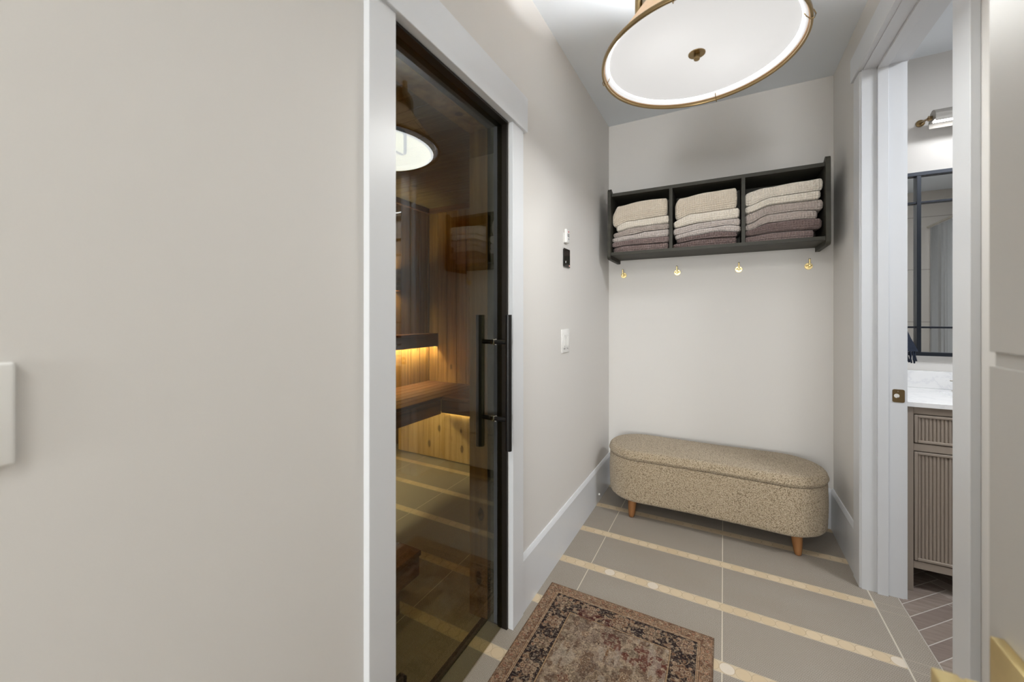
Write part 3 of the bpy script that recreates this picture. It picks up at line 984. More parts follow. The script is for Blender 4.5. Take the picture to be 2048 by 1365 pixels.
# ------------------------------------------------------------------ rug
def make_rug():
    x0, x1, yt, yb_ = 0.050, 0.742, -1.256, -2.44
    step = 0.0016
    Wd, Ln = x1 - x0, yt - yb_
    nx, ny = int(Wd / step), int(Ln / step)
    u = (np.arange(nx + 1)) * Wd / nx; v = np.arange(ny + 1) * Ln / ny
    U, V = np.meshgrid(u, v, indexing='ij')
    rs = np.random.RandomState(11)
    def vnoise(U, V, s, seed):
        r = np.random.RandomState(seed); g = r.rand(64, 64)
        a = U * s; b = V * s
        i = np.floor(a).astype(int); j = np.floor(b).astype(int)
        fa = a - i; fb = b - j
        fa = fa * fa * (3 - 2 * fa); fb = fb * fb * (3 - 2 * fb)
        G = lambda p, q: g[p % 64, q % 64]
        return (G(i, j) * (1 - fa) + G(i + 1, j) * fa) * (1 - fb) + (G(i, j + 1) * (1 - fa) + G(i + 1, j + 1) * fa) * fb
    def C(r, g, b): return np.array([s2l(r), s2l(g), s2l(b)])
    d = np.minimum.reduce([U, Wd - U, V, Ln - V])
    hor = np.minimum(V, Ln - V) < np.minimum(U, Wd - U)            # bands that run along x
    s_al = np.where(hor, U - Wd / 2, V - Ln / 2)                     # position along the band
    col = np.zeros(U.shape + (3,)) + C(150, 128, 102)
    def paint(mask, c, a=1.0):
        m_ = (mask * a)[..., None] if mask.dtype != bool else (mask.astype(float) * a)[..., None]
        col[:] = col * (1 - m_) + c * m_
    tan, cream, rust, oxb, navy, olive, brown, grey = C(168, 142, 112), C(196, 176, 148), C(140, 84, 58), C(104, 44, 36), C(40, 32, 34), C(122, 106, 72), C(104, 76, 56), C(150, 138, 124)
    NZ = lambda f, sd_, uu=U, vv=V: 0.65 * vnoise(uu, vv, f, sd_) + 0.35 * vnoise(uu, vv, f * 2.1, sd_ + 50)
    mu = np.abs(U - Wd / 2); mv = V
    def flower(mask, q, tt, R, n, body, line=cream, dark=navy, k=0.13):
        R_ = R * (1 + k * np.cos(n * tt))
        paint(mask & (q < R_), dark, 0.9)
        paint(mask & (q < R_ - 0.0016), line, 0.85)
        paint(mask & (q < R_ - 0.0040), body)
        if R > 0.012:
            paint(mask & (np.abs(q - R_ * 0.56) < 0.0011), dark, 0.85)
            paint(mask & (np.abs(q - R_ * 0.56 + 0.0019) < 0.0010), line, 0.8)
        paint(mask & (q < R * 0.30), dark, 0.8); paint(mask & (q < R * 0.20), line, 0.9)
    # --- outer border (scrolls)
    ob = (d >= 0.005) & (d < 0.044)
    paint(ob, C(132, 108, 88))
    nz = NZ(60, 21)
    paint(ob & (nz > 0.56), C(150, 120, 96)); paint(ob & (nz < 0.40), C(112, 84, 66))
    c0 = d - 0.0245
    per = 0.052
    ph = (s_al / per) % 1.0
    cell = np.floor(s_al / per).astype(int)
    sw = np.sin(2 * PI * s_al / per)
    for amp, wd, c_ in ((0.0125, 0.0024, C(52, 38, 36)), (-0.0125, 0.0020, C(62, 44, 40)), (0.0125, 0.0009, cream)):
        paint(ob & (np.abs(c0 - amp * sw) < wd), c_, 0.85)
    paint(ob & (np.abs(c0 - 0.006 * np.sin(4 * PI * s_al / per + 1)) < 0.0010), C(176, 148, 120), 0.8)
    for off, c_, R in ((0.25, C(128, 78, 62), 0.0095), (0.75, C(116, 92, 70), 0.0088), (0.0, C(140, 108, 86), 0.0065), (0.5, C(140, 108, 86), 0.0060)):
        pp = (ph - off + 0.5) % 1.0 - 0.5
        oy = -0.0045 * math.sin(2 * PI * off)
        flower(ob, np.hypot(pp * per, c0 - oy), np.arctan2(c0 - oy, pp * per), R, 5, c_, C(178, 152, 124), C(56, 42, 40))
    # --- guard lines
    for a, b, c_ in ((0.0, 0.005, C(112, 90, 72)), (0.044, 0.0462, navy), (0.0462, 0.050, C(160, 134, 108)), (0.050, 0.0522, C(58, 42, 38)), (0.0522, 0.056, C(170, 144, 116)), (0.056, 0.058, navy),
                     (0.139, 0.141, navy), (0.141, 0.1465, C(158, 134, 104)), (0.1465, 0.1485, C(84, 62, 50))):
        paint((d >= a) & (d < b), c_)
    # --- main border: dark ground, leaves, rosettes
    mb_ = (d >= 0.058) & (d < 0.139)
    paint(mb_, C(44, 36, 37))
    n1 = NZ(70, 31); n2 = NZ(95, 33)
    paint(mb_ & (n1 > 0.60), C(150, 132, 110), 0.9)
    paint(mb_ & (n1 > 0.60) & (n2 > 0.52), C(116, 88, 68), 0.9)
    paint(mb_ & (np.abs(n2 - 0.5) < 0.022) & (n1 < 0.60), C(124, 102, 82), 0.8)
    c1 = d - 0.0985
    per = 0.124
    s2 = s_al / per + 0.5
    ph = s2 % 1.0 - 0.5; cell = np.floor(s2).astype(int)
    vine = np.abs(c1 - 0.020 * np.sin(2 * PI * s_al / per + 1.2)) < 0.0014
    paint(mb_ & vine, C(142, 118, 92))
    r = np.hypot(ph * per, c1); th = np.arctan2(c1, ph * per)
    for kk, body in ((0, C(122, 92, 70)), (1, C(112, 98, 80)), (2, C(128, 108, 92))):
        sel = mb_ & (cell % 3 == kk)
        flower(sel, r, th, 0.030, 6, body, C(172, 148, 122), C(48, 38, 38), 0.10)
        sel2 = sel & (r < 0.0255) & (r > 0.018)
        paint(sel2 & (np.cos(12 * th) > 0.3), C(74, 54, 48), 0.7)
        paint(sel & (r < 0.0105) & (np.cos(6 * th) > 0.1), C(96, 60, 50), 0.8)
    for ox, oy, R, c_ in ((0.5, 0.0215, 0.0125, C(134, 106, 88)), (0.5, -0.0215, 0.0120, C(120, 92, 72)), (0.31, -0.027, 0.0080, C(150, 110, 88)), (-0.31, 0.027, 0.0080, C(146, 122, 96)), (0.31, 0.026, 0.0095, C(130, 104, 84)), (-0.31, -0.026, 0.0095, C(126, 84, 66)), (0.41, 0.002, 0.0060, C(150, 120, 96)), (-0.41, -0.002, 0.0060, C(150, 120, 96))):
        pp = (s2 - ox + 0.5) % 1.0 - 0.5
        flower(mb_, np.hypot(pp * per, c1 - oy), np.arctan2(c1 - oy, pp * per), R, 6, c_, C(184, 162, 136), C(44, 36, 37), 0.10)
    # --- field
    f = d >= 0.1485
    uu = mu + 0.006 * vnoise(mu, mv, 40, 71); vv = mv + 0.006 * vnoise(mu, mv, 40, 72)
    a1 = NZ(48, 41, uu, vv); a2 = NZ(85, 43, uu, vv); a3 = NZ(14, 45)
    fld = np.where((a3 > 0.5)[..., None], C(132, 118, 100), C(138, 122, 108)) * np.ones_like(col)
    fld = np.where((a1 > 0.58)[..., None], C(112, 92, 76), fld)
    fld = np.where((a1 < 0.36)[..., None], C(158, 142, 122), fld)
    col[f] = fld[f]
    paint(f & (np.abs(a1 - 0.58) < 0.016), C(62, 48, 44), 0.85)
    paint(f & (np.abs(a1 - 0.545) < 0.012), C(184, 166, 140), 0.75)
    paint(f & (np.abs(a1 - 0.36) < 0.014), C(84, 66, 56), 0.8)
    paint(f & (np.abs(a2 - 0.5) < 0.018), C(88, 70, 58), 0.7)
    paint(f & (np.abs(a2 - 0.62) < 0.018), C(176, 158, 134), 0.65)
    mv = V - 0.148
    for (a, b, R, c_) in ((0.0, 0.115, 0.026, C(118, 88, 60)), (0.11, 0.075, 0.016, C(140, 112, 92)), (0.160, 0.035, 0.015, C(132, 98, 82)), (0.07, 0.20, 0.022, C(122, 96, 74)), (0.16, 0.16, 0.017, C(148, 124, 102)), (0.0, 0.26, 0.045, C(120, 104, 86)), (0.12, 0.30, 0.022, C(110, 74, 60)), (0.055, 0.03, 0.012, C(128, 104, 88)), (0.0, 0.40, 0.03, C(118, 90, 66)), (0.12, 0.45, 0.024, C(130, 104, 84))):
        q = np.hypot(mu - a, mv - b); tt = np.arctan2(mv - b, mu - a)
        flower(f, q, tt, R, 6, c_, C(178, 158, 132), C(66, 50, 46), 0.16)
    # red wear patches, pale wear patches
    red = NZ(26, 61)
    locr = np.exp(-(((U - 0.46) / 0.17) ** 2 + ((V - 0.235 - (U - 0.46) * 0.22) / 0.055) ** 2))
    paint(f & (red * locr > 0.27) & (a2 < 0.6), C(92, 42, 34), 0.78)
    lr2 = np.exp(-(((U - 0.25) / 0.11) ** 2 + ((V - 0.12) / 0.03) ** 2))
    paint((d > 0.056) & (red * lr2 > 0.27) & (n1 < 0.6), C(84, 38, 33), 0.6)
    pale = vnoise(U, V, 11, 8) * 0.5 + vnoise(U * 4, V, 26, 9) * 0.5
    paint(f & (pale > 0.60), C(176, 168, 156), 0.38)
    paint(f & (pale < 0.36), C(76, 64, 56), 0.40)
    wear = vnoise(U * 0.5, V * 2.5, 120, 12)
    paint(wear > 0.70, C(160, 148, 132), 0.25)
    paint(vnoise(U, V * 1.3, 240, 13) > 0.74, C(52, 42, 40), 0.35)
    paint(vnoise(U, V, 210, 14) > 0.76, C(196, 182, 160), 0.32)
    col *= (0.66 + 0.28 * rs.rand(*U.shape))[..., None] * np.array([1.04, 0.98, 0.94])
    # --- mesh
    Zt = 0.0065 + 0.0004 * rs.rand(*U.shape)
    Zt[0, :] = Zt[-1, :] = 0.0045; Zt[:, 0] = Zt[:, -1] = 0.0045
    # serged edge: small stitches sticking out
    dxe = np.zeros_like(U); k = np.arange(ny + 1)
    dxe[0, :] = -0.0012 * (k % 3 == 0); dxe[-1, :] = 0.0012 * (k % 3 == 0)
    top = np.stack([x0 + U + dxe, yt - V, Zt], -1).reshape(-1, 3)
    # border skirt down to floor
    ring = np.concatenate([np.arange(0, ny + 1), (np.arange(1, nx + 1)) * (ny + 1) + ny, nx * (ny + 1) + np.arange(ny - 1, -1, -1), np.arange(nx - 1, 0, -1) * (ny + 1)])
    low = top[ring].copy(); low[:, 2] = 0.0002
    Vt = np.concatenate([top, low])
    ii, jj = np.meshgrid(np.arange(nx), np.arange(ny), indexing='ij')
    a = (ii * (ny + 1) + jj).ravel()
    Q = np.stack([a, a + 1, a + ny + 2, a + ny + 1], -1)
    n = len(ring); kk = np.arange(n); k2 = (kk + 1) % n; b0 = len(top)
    Q = np.concatenate([Q, np.stack([ring[kk], b0 + kk, b0 + k2, ring[k2]], -1)])
    Q = Q[:, ::-1]
    me = bpy.data.meshes.new('area_rug')
    me.vertices.add(len(Vt)); me.vertices.foreach_set('co', Vt.ravel())
    me.loops.add(Q.size); me.loops.foreach_set('vertex_index', Q.ravel().astype(np.int32))
    me.polygons.add(len(Q)); me.polygons.foreach_set('loop_start', np.arange(0, Q.size, 4, dtype=np.int32))
    me.update(calc_edges=True); me.validate()
    at = me.color_attributes.new('dye', 'FLOAT_COLOR', 'POINT')
    cl = np.concatenate([col.reshape(-1, 3), col.reshape(-1, 3)[ring]])
    cl = np.concatenate([np.clip(cl, 0, 1), np.ones((len(cl), 1))], -1)
    at.data.foreach_set('color', cl.ravel())
    tm = NT('woven_rug')
    a_ = tm.n('ShaderNodeAttribute', attribute_name='dye').outputs['Color']
    tm.bump(tm.noise(scale=600, detail=2), 0.0008, 0.5)
    mt = tm.fin(a_, 0.95, spec=0.1)
    o = link_obj('area_rug', me, mt)
    org = Vector(((x0 + x1) / 2, (yt + yb_) / 2, 0))
    me.transform(Matrix.Translation(-org)); o.location = org
    tag(o, 'faded oriental rug with dark floral border on the tile floor', 'rug')
make_rug()

# ------------------------------------------------------------------ ceiling light
LX, LY, LZ, LR = 0.6985, -1.59, 2.13, 0.300
SHADEM = NT('tan_parchment_shade')
_f = SHADEM.noise(scale=90, detail=4)
_c = SHADEM.mix(_f, rgb(186, 156, 122), rgb(206, 178, 146))
SHADEM.fin(_c, 0.6, spec=0.3)
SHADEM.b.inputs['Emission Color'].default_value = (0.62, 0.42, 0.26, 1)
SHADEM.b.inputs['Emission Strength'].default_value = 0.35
SHADEM = SHADEM.m
LINING = emit('white_shade_lining', (0.93, 0.96, 1.0, 1), 0.42)  # own glow stands in for diffuser light falling on the lining
def diffuser_mat():
    t = NT('glowing_fabric_diffuser')
    o = t.xyz()
    t.fin((0.35, 0.35, 0.35, 1), 0.7, spec=0.05)
    # three bulbs behind the cloth: brighter where a bulb sits close
    s = None
    for a in (20, 200):
        bx, by = 0.13 * math.cos(math.radians(a + 25)), 0.13 * math.sin(math.radians(a + 25))
        dx = t.m_('SUBTRACT', o[0], bx); dy = t.m_('SUBTRACT', o[1], by)
        r2 = t.m_('ADD', t.m_('MULTIPLY', dx, dx), t.m_('MULTIPLY', dy, dy))
        g = t.m_('DIVIDE', 0.012, t.m_('ADD', r2, 0.018))
        s = g if s is None else t.m_('ADD', s, g)
    e = t.m_('MULTIPLY', t.m_('MULTIPLY_ADD', s, 0.30, 0.66), DIFFUSER_E)
    t.b.inputs['Emission Color'].default_value = (1.0, 0.985, 0.965, 1)
    t.put(t.b.inputs['Emission Strength'], e)
    return t.m
def make_ceiling_light(x, y, label):
    t = thing('ceiling_light', label, 'ceiling light', (x, y, LZ))
    z0 = LZ
    top_r, top_z = 0.163, z0 + 0.185
    # outer shade
    prof = [(LR - 0.003, z0 + 0.002), (top_r, top_z), (top_r - 0.003, top_z), (LR - 0.006, z0 + 0.002)]
    m = MB(); m.lathe(prof, (x, y, 0), 96, closed=True)
    child(m, 'shade', SHADEM, t, 50, 'tan conical shade')
    m = MB(); m.lathe([(LR - 0.0075, z0 + 0.0025), (top_r - 0.0042, top_z - 0.001), (top_r - 0.0055, top_z - 0.001), (LR - 0.0095, z0 + 0.0025)], (x, y, 0), 96, closed=True)
    child(m, 'lining', LINING, t, 50, 'white inner lining')
    # rim hoop
    m = MB()
    R1 = [(LR + 0.0038 * math.copysign(abs(math.cos(a)) ** 0.5, math.cos(a)), z0 - 0.0025 + 0.0072 * math.copysign(abs(math.sin(a)) ** 0.5, math.sin(a))) for a in [2 * PI * (k + 0.5) / 16 for k in range(16)]]
    m.lathe(R1, (x, y, 0), 128, closed=True)
    child(m, 'rim', BRONZE, t, 50)
    # diffuser
    m = MB(); m.lathe([(0, z0 + 0.014), (LR - 0.0225, z0 + 0.014), (LR - 0.0215, z0 + 0.015), (LR - 0.0225, z0 + 0.016), (0, z0 + 0.016)], (x, y, 0), 96)
    child(m, 'diffuser', diffuser_mat(), t, 50, 'glowing white cloth diffuser')
    # finial
    m = MB(); m.lathe([(0, z0 + 0.0105), (0.0255, z0 + 0.011), (0.026, z0 + 0.0135), (0, z0 + 0.0138)], (x, y, 0), 40)
    m.lathe([(0, z0 - 0.008), (0.0075, z0 - 0.008), (0.0092, z0 - 0.006), (0.0092, z0 + 0.0065), (0.0083, z0 + 0.0105), (0, z0 + 0.0105)], (x, y, 0), 24)
    child(m, 'finial', BRONZE, t, 40)
    # wire arms from the collar over the shade, hooked under the rim
    cr, cb, ct = 0.170, z0 + 0.135, z0 + 0.250
    for a in (80, 182, 262, 350):
        a = math.radians(a)
        cx, cy_ = math.cos(a), math.sin(a)
        P = lambda r_, z_: (x + r_ * cx, y + r_ * cy_, z_)
        m = MB(); m.tube([P(cr + 0.004, cb + 0.03), P(cr + 0.006, cb + 0.012), P(LR + 0.004, z0 + 0.010), P(LR + 0.0085, z0 - 0.003), P(LR + 0.005, z0 - 0.0125), P(LR - 0.004, z0 - 0.0125), P(LR - 0.013, z0 + 0.000), P(LR - 0.019, z0 + 0.011)], 0.0015, 8)
        child(m, 'wire_arm', BRONZE, t, 50)
        m = MB(); m.cyl(P(cr + 0.013, ct - 0.055), P(cr + 0.013, ct + 0.004), 0.0125, n=20)
        m.cyl(P(cr + 0.013, ct + 0.005), P(cr + 0.013, ct + 0.028), 0.0115, n=20)
        child(m, 'knuckle', BRONZE, t, 50)
    # collar, stem and ceiling canopy
    m = MB(); m.lathe([(cr, cb), (cr, ct), (cr - 0.004, ct), (cr - 0.004, cb)], (x, y, 0), 72, closed=True)
    for a in (35, 125, 215, 305):
        a = math.radians(a)
        m.cyl((x + 0.012 * math.cos(a), y + 0.012 * math.sin(a), ct - 0.01), (x + (cr - 0.002) * math.cos(a), y + (cr - 0.002) * math.sin(a), ct - 0.01), 0.004, n=8)
    child(m, 'collar', BRONZE, t, 50)
    m = MB(); m.cyl((x, y, z0 + 0.0165), (x, y, 2.715), 0.010, n=20)
    child(m, 'stem', BRONZE, t, 50)
    m = MB(); m.lathe([(0, 2.715), (0.055, 2.716), (0.062, 2.722), (0.064, 2.7395), (0, 2.7395)], (x, y, 0), 48)
    child(m, 'canopy', BRONZE, t, 50)
    return t
make_ceiling_light(LX, LY, 'large round tan-shaded ceiling light with glowing white diffuser and brass rim')
lamp('ceiling_bulb_light', 'POINT', (LX + 0.11, LY + 0.07, 2.27), 30, (0.98, 0.99, 1.0), shadow_soft_size=0.03)
lamp('ceiling_bulb_light', 'POINT', (LX - 0.11, LY - 0.07, 2.27), 30, (0.98, 0.99, 1.0), shadow_soft_size=0.03)

# ------------------------------------------------------------------ wall devices on the left wall
# remote in its cradle
t = thing('remote_control', 'slim white remote control mounted above the black control panel', 'remote', (0, -0.947, 1.685))
child(MB().box(0, 0.003, -0.972, -0.922, 1.688, 1.745, 0.001), 'cradle', WHITEP, t)
child(MB().box(0.0032, 0.018, -0.970, -0.924, 1.690, 1.765, 0.004), 'body', WHITEP, t, 40)
m = MB(); m.cyl((0.018, -0.940, 1.752), (0.0192, -0.940, 1.752), 0.0045, n=16)
child(m, 'button', plain('red_button', rgb(190, 40, 48), 0.4), t, None, 'red round button')
for z in (1.738, 1.732, 1.726):
    child(MB().box(0.018, 0.0188, -0.955, -0.930, z - 0.0016, z + 0.0016), 'display_mark', plain('dark_mark', rgb(90, 92, 100), 0.4), t)
m = MB(); m.cyl((0.018, -0.940, 1.712), (0.0190, -0.940, 1.712), 0.006, n=16); child(m, 'button', plain('grey_button', rgb(150, 152, 158), 0.4), t)
# sauna control
t = thing('control_panel', 'dark glass sauna control panel on the wall between remote and light switch', 'control panel', (0, -0.935, 1.553))
child(MB().box(0, 0.005, -0.978, -0.894, 1.562, 1.654, 0.001), 'housing', BLACK, t)
child(MB().box(0.0052, 0.0080, -0.983, -0.889, 1.557, 1.659, 0.001), 'glass_face', plain('smoky_black_glass', rgb(34, 32, 28), 0.08), t)
child(MB().box(0.0081, 0.0085, -0.905, -0.895, 1.566, 1.570), 'indicator', emit('red_indicator', (1, 0.12, 0.05, 1), 1.2), t, None, 'tiny red indicator')
child(MB().box(0.0081, 0.0085, -0.960, -0.955, 1.578, 1.590), 'indicator', emit('pale_indicator', (0.8, 0.8, 0.7, 1), 0.5), t)
# double switch
t = thing('light_switch', 'white double slide dimmer switch plate beside the sauna door', 'light switch', (0, -0.95, 1.083))
child(MB().box(0, 0.006, -1.011, -0.889, 1.083, 1.211, 0.002), 'plate', WHITEP, t, 40)
for y in (-0.975, -0.927):
    child(MB().box(0.0062, 0.0085, y - 0.0165, y + 0.0165, 1.112, 1.182, 0.001), 'rocker', WHITEP, t)
    child(MB().box(0.0087, 0.0115, y - 0.0055, y + 0.0055, 1.120, 1.168, 0.001), 'slider', WHITEP, t)
    child(MB().box(0.0063, 0.0088, y - 0.007, y + 0.007, 1.1035, 1.1065), 'slot', plain('slot_grey', rgb(120, 120, 120), 0.5), t)
# plate cropped by the left image edge
t = thing('light_switch', 'white switch plate cut by the left edge of the photo', 'light switch', (0, -2.95, 1.10))
m = MB(); m.box(0, 0.0085, -3.02, -2.872, 1.099, 1.226, 0.004, 4)
child(m, 'plate', WHITEP, t, 60)
child(MB().box(0.0087, 0.0125, -2.962, -2.928, 1.13, 1.197, 0.0015), 'rocker', WHITEP, t)
# bumper on baseboard
m = MB(); m.lathe([(0, 0.024), (0.005, 0.023), (0.007, 0.019), (0.0075, 0.015), (0, 0.015)], (0, -0.328, 0.05), 20, 'X')
o = m.build('door_stop', WHITEP, None, 50)
tag(o, 'tiny white round bumper on the left baseboard near the bench', 'door stop')

# ------------------------------------------------------------------ tall cabinet at the right edge
t = thing('tall_cabinet', 'tall taupe cabinet cut by the right edge, with brass lever pull', 'cabinet', (1.22, -2.9, 0))
CF = 1.08
child(MB().box(CF + 0.0031, W - 0.001, -3.52, -2.2695, 0.0, 2.62), 'body', CAB, t)
for (z0, z1, nm) in ((0.10, 1.2180, 'lower'), (1.2365, 2.60, 'upper')):
    child(MB().box(CF, CF + 0.0030, -3.10, -2.2630, z0, z1, 0.0008, 2), 'door', CAB, t)
hd = child(MB().box(CF - 0.0130, CF - 0.0002, -2.405, -2.2955, 0.775, 0.8850, 0.0012, 2), 'handle', BRASS, t, 40, 'brushed brass square-section handle')
def sub(mb, name, mat):
    o = mb.build(name, mat, None, 40)
    o.data.transform(Matrix.Translation(-Vector(t.location)))
    o.parent = hd
    return o
sub(MB().box(1.0190, CF - 0.0132, -2.3900, -2.3605, 0.838, 0.8655, 0.003, 3).box(1.0162, 1.0188, -2.388, -2.3625, 0.840, 0.8635), 'neck', BRASS)
sub(MB().box(0.9920, 1.0160, -2.520, -2.3600, 0.836, 0.8660, 0.0025, 3), 'lever', BRASS)
m = MB(); m.cyl((CF - 0.0145, -2.332, 0.80), (CF - 0.0128, -2.332, 0.80), 0.0035, n=14); sub(m, 'set_screw', BLACK)

# ------------------------------------------------------------------ bathroom furniture
VF, VB, VX0, VX1 = -0.507, BY1, 1.528, 2.75
t = thing('vanity', 'taupe bathroom vanity with reeded drawer and doors seen through the doorway', 'vanity', (2.1, -0.25, 0))
child(MB().box(VX0, VX0 + 0.028, VF, VF + 0.05, 0.0, 0.860, 0.0015, 1), 'leg', VAN, t)
child(MB().box(VX1 - 0.028, VX1, VF, VF + 0.05, 0.0, 0.860, 0.0015, 1), 'leg', VAN, t)
child(MB().box(VX0 + 0.002, VX0 + 0.020, VF + 0.051, VB - 0.002, 0.10, 0.860), 'side_panel', VAN, t)
child(MB().box(VX0 + 0.021, VX1 - 0.029, VF + 0.022, VB - 0.002, 0.11, 0.858), 'carcass', VAN, t)
child(MB().box(VX0 + 0.029, VX1 - 0.029, VF + 0.004, VF + 0.020, 0.108, 0.142, 0.001, 1), 'bottom_rail', VAN, t)
child(MB().box(VX0 + 0.029, VX1 - 0.029, VF + 0.004, VF + 0.020, 0.828, 0.860, 0.001, 1), 'top_rail', VAN, t)
def reeded(x0, x1, z0, z1, name, fr=0.012):
    m = MB()
    y0 = VF
    m.box(x0, x1, y0 + 0.010, y0 + 0.020, z0, z1)
    for (a, b, c_, d_) in ((x0, x0 + fr, z0, z1), (x1 - fr, x1, z0, z1)):
        m.box(a, b, y0, y0 + 0.012, c_, d_, 0.002, 1)
    m.box(x0 + fr, x1 - fr, y0, y0 + 0.012, z0, z0 + fr, 0.002, 1); m.box(x0 + fr, x1 - fr, y0, y0 + 0.012, z1 - fr, z1, 0.002, 1)
    p = 0.0128
    x = x0 + fr + p / 2
    while x < x1 - fr - p / 2:
        m.cyl((x, y0 + 0.0105, z0 + fr), (x, y0 + 0.0105, z1 - fr), 0.0058, n=10, caps=False); x += p
    return child(m, name, VAN, t, 40)
reeded(VX0 + 0.031, VX0 + 0.42, 0.694, 0.824, 'drawer')
reeded(VX0 + 0.031, VX0 + 0.42, 0.146, 0.652, 'door')
reeded(VX0 + 0.45, VX1 - 0.031, 0.694, 0.824, 'drawer')
reeded(VX0 + 0.45, VX1 - 0.031, 0.146, 0.652, 'door')
child(MB().box(VX0 + 0.029, VX1 - 0.029, VF + 0.004, VF + 0.020, 0.656, 0.690, 0.001, 1), 'middle_rail', VAN, t)
# countertop with sink
t = thing('countertop', 'white quartz vanity countertop with backsplash', 'countertop', (2.1, -0.25, 0.862))
SXa, SXb, SYa, SYb = 1.775, 2.20, -0.36, -0.10
m = MB()
m.box(1.509, SXa, VF - 0.012, VB - 0.001, 0.862, 0.884, 0.001, 1).box(SXb, VX1 + 0.01, VF - 0.012, VB - 0.001, 0.862, 0.884, 0.001, 1)
m.box(SXa, SXb, VF - 0.012, SYa, 0.862, 0.884).box(SXa, SXb, SYb, VB - 0.001, 0.862, 0.884)
child(m, 'slab', QUARTZ, t)
child(MB().box(1.509, VX1 + 0.01, VB - 0.021, VB - 0.001, 0.8845, 0.979, 0.001, 1), 'backsplash', QUARTZ, t)
child(MB().box(1.496, 1.5085, VF - 0.0, VB - 0.001, 0.862, 0.979, 0.001, 1), 'side_splash', QUARTZ, t)
m = MB()
a = [(SXa + 0.001, SYa + 0.001), (SXb - 0.001, SYa + 0.001), (SXb - 0.001, SYb - 0.001), (SXa + 0.001, SYb - 0.001)]
b = [(SXa + 0.04, SYa + 0.04), (SXb - 0.04, SYa + 0.04), (SXb - 0.04, SYb - 0.04), (SXa + 0.04, SYb - 0.04)]
va = [m.bm.verts.new((p[0], p[1], 0.8615)) for p in a]; vb = [m.bm.verts.new((p[0], p[1], 0.861 - 0.0)) for p in a]
vc = [m.bm.verts.new((p[0], p[1], 0.8595)) for p in b]
for k in range(4):
    k2 = (k + 1) % 4
    m.bm.faces.new((va[k], va[k2], vc[k2], vc[k]))
m.bm.faces.new(vc)
m.bm.verts.ensure_lookup_table()
for v in vb: m.bm.verts.remove(v)
child(m, 'sink_basin', QUARTZ, t)
# faucet
t = thing('faucet', 'brushed nickel faucet with cross handle on the vanity top', 'faucet', (1.862, -0.028, 0.884))
m = MB(); m.lathe([(0, 0.8843), (0.018, 0.8843), (0.018, 0.888), (0.012, 0.891), (0.0115, 0.915), (0.008, 0.922), (0.006, 0.936), (0, 0.936)], (1.862, -0.055, 0), 24)
child(m, 'handle_base', CHROME, t, 40)
m = MB(); m.box(1.838, 1.876, -0.058, -0.052, 0.936, 0.942, 0.001, 1).box(1.859, 1.865, -0.070, -0.040, 0.936, 0.942, 0.001, 1)
child(m, 'cross_handle', CHROME, t)
m = MB(); m.lathe([(0, 0.8843), (0.022, 0.8843), (0.022, 0.889), (0.013, 0.892), (0.012, 1.0), (0, 1.0)], (1.985, -0.055, 0), 24)
m.tube([(1.985, -0.055, 0.985), (1.985, -0.10, 1.005), (1.985, -0.16, 1.0), (1.985, -0.175, 0.975)], 0.010, 12)
child(m, 'spout', CHROME, t, 40)
# mirror with grid frame
t = thing('wall_mirror', 'large bathroom mirror in a thin black grid frame', 'mirror', (2.15, BY1, 1.064))
MX0, MX1, MZ0, MZ1 = 1.60, 2.72, 1.064, 2.087
child(MB().box(MX0, MX1, BY1 - 0.010, BY1 - 0.001, MZ0, MZ1), 'mirror_glass', MIRROR, t)
FRM = plain('blue_black_metal', rgb(38, 42, 50), 0.35, 0.5)
fy0, fy1 = BY1 - 0.034, BY1 - 0.0102
m = MB()
for z in (MZ0, MZ1 - 0.02): m.box(MX0, MX1, fy0, fy1, z, z + 0.02, 0.001, 1)
for x in (MX0, MX1 - 0.02): m.box(x, x + 0.02, fy0, fy1, MZ0 + 0.02, MZ1 - 0.02, 0.001, 1)
child(m, 'frame', FRM, t)
for x in (1.724, MX1 - 0.144): child(MB().box(x, x + 0.018, fy0, fy1, MZ0 + 0.0205, MZ1 - 0.0205, 0.001, 1), 'muntin', FRM, t)
for z in (1.222, 1.918): child(MB().box(MX0 + 0.0205, MX1 - 0.0205, fy0 + 0.004, fy1, z - 0.005, z + 0.005, 0.001, 1), 'muntin', FRM, t)
# vanity light
t = thing('vanity_light', 'brass and white bar light above the bathroom mirror', 'wall light', (2.1, BY1, 2.33))
LV = emit('vanity_light_lens', (0.97, 0.98, 1.0, 1), 12)
x0, x1 = 1.757, 2.55
prof = [(-0.052, 2.300), (-0.057, 2.300), (-0.057, 2.325), (-0.132, 2.325), (-0.132, 2.314), (-0.137, 2.314), (-0.138, 2.330)]
for k in range(9):
    a = math.radians(200 - 150 * k / 8); prof.append((-0.098 + 0.040 * math.cos(a), 2.342 + 0.040 * math.sin(a)))
prof.append((-0.052, 2.335))
m = MB(); m.prism(prof, 'x', x0, x1)
child(m, 'housing', plain('brushed_nickel_housing', rgb(150, 146, 140), 0.5, 0.2), t)
child(MB().box(x0 + 0.006, x1 - 0.006, -0.131, -0.085, 2.3185, 2.3248), 'lens', LV, t)
m = MB(); m.cyl((x0 - 0.0, -0.092, 2.345), (x0 - 0.012, -0.092, 2.345), 0.011, n=20); m.cyl((x0 - 0.012, -0.092, 2.345), (x0 - 0.014, -0.092, 2.345), 0.014, n=20)
m.tube([(x0 - 0.012, -0.090, 2.346), (x0 - 0.012, -0.04, 2.356), (x0 - 0.010, BY1 - 0.004, 2.366)], 0.006, 12)
m.lathe([(0, -0.012), (0.014, -0.012), (0.019, -0.008), (0.019, -0.001), (0, -0.001)], (x0 - 0.010, BY1, 2.366), 20, 'Y')
child(m, 'bracket', BRONZE, t, 40)
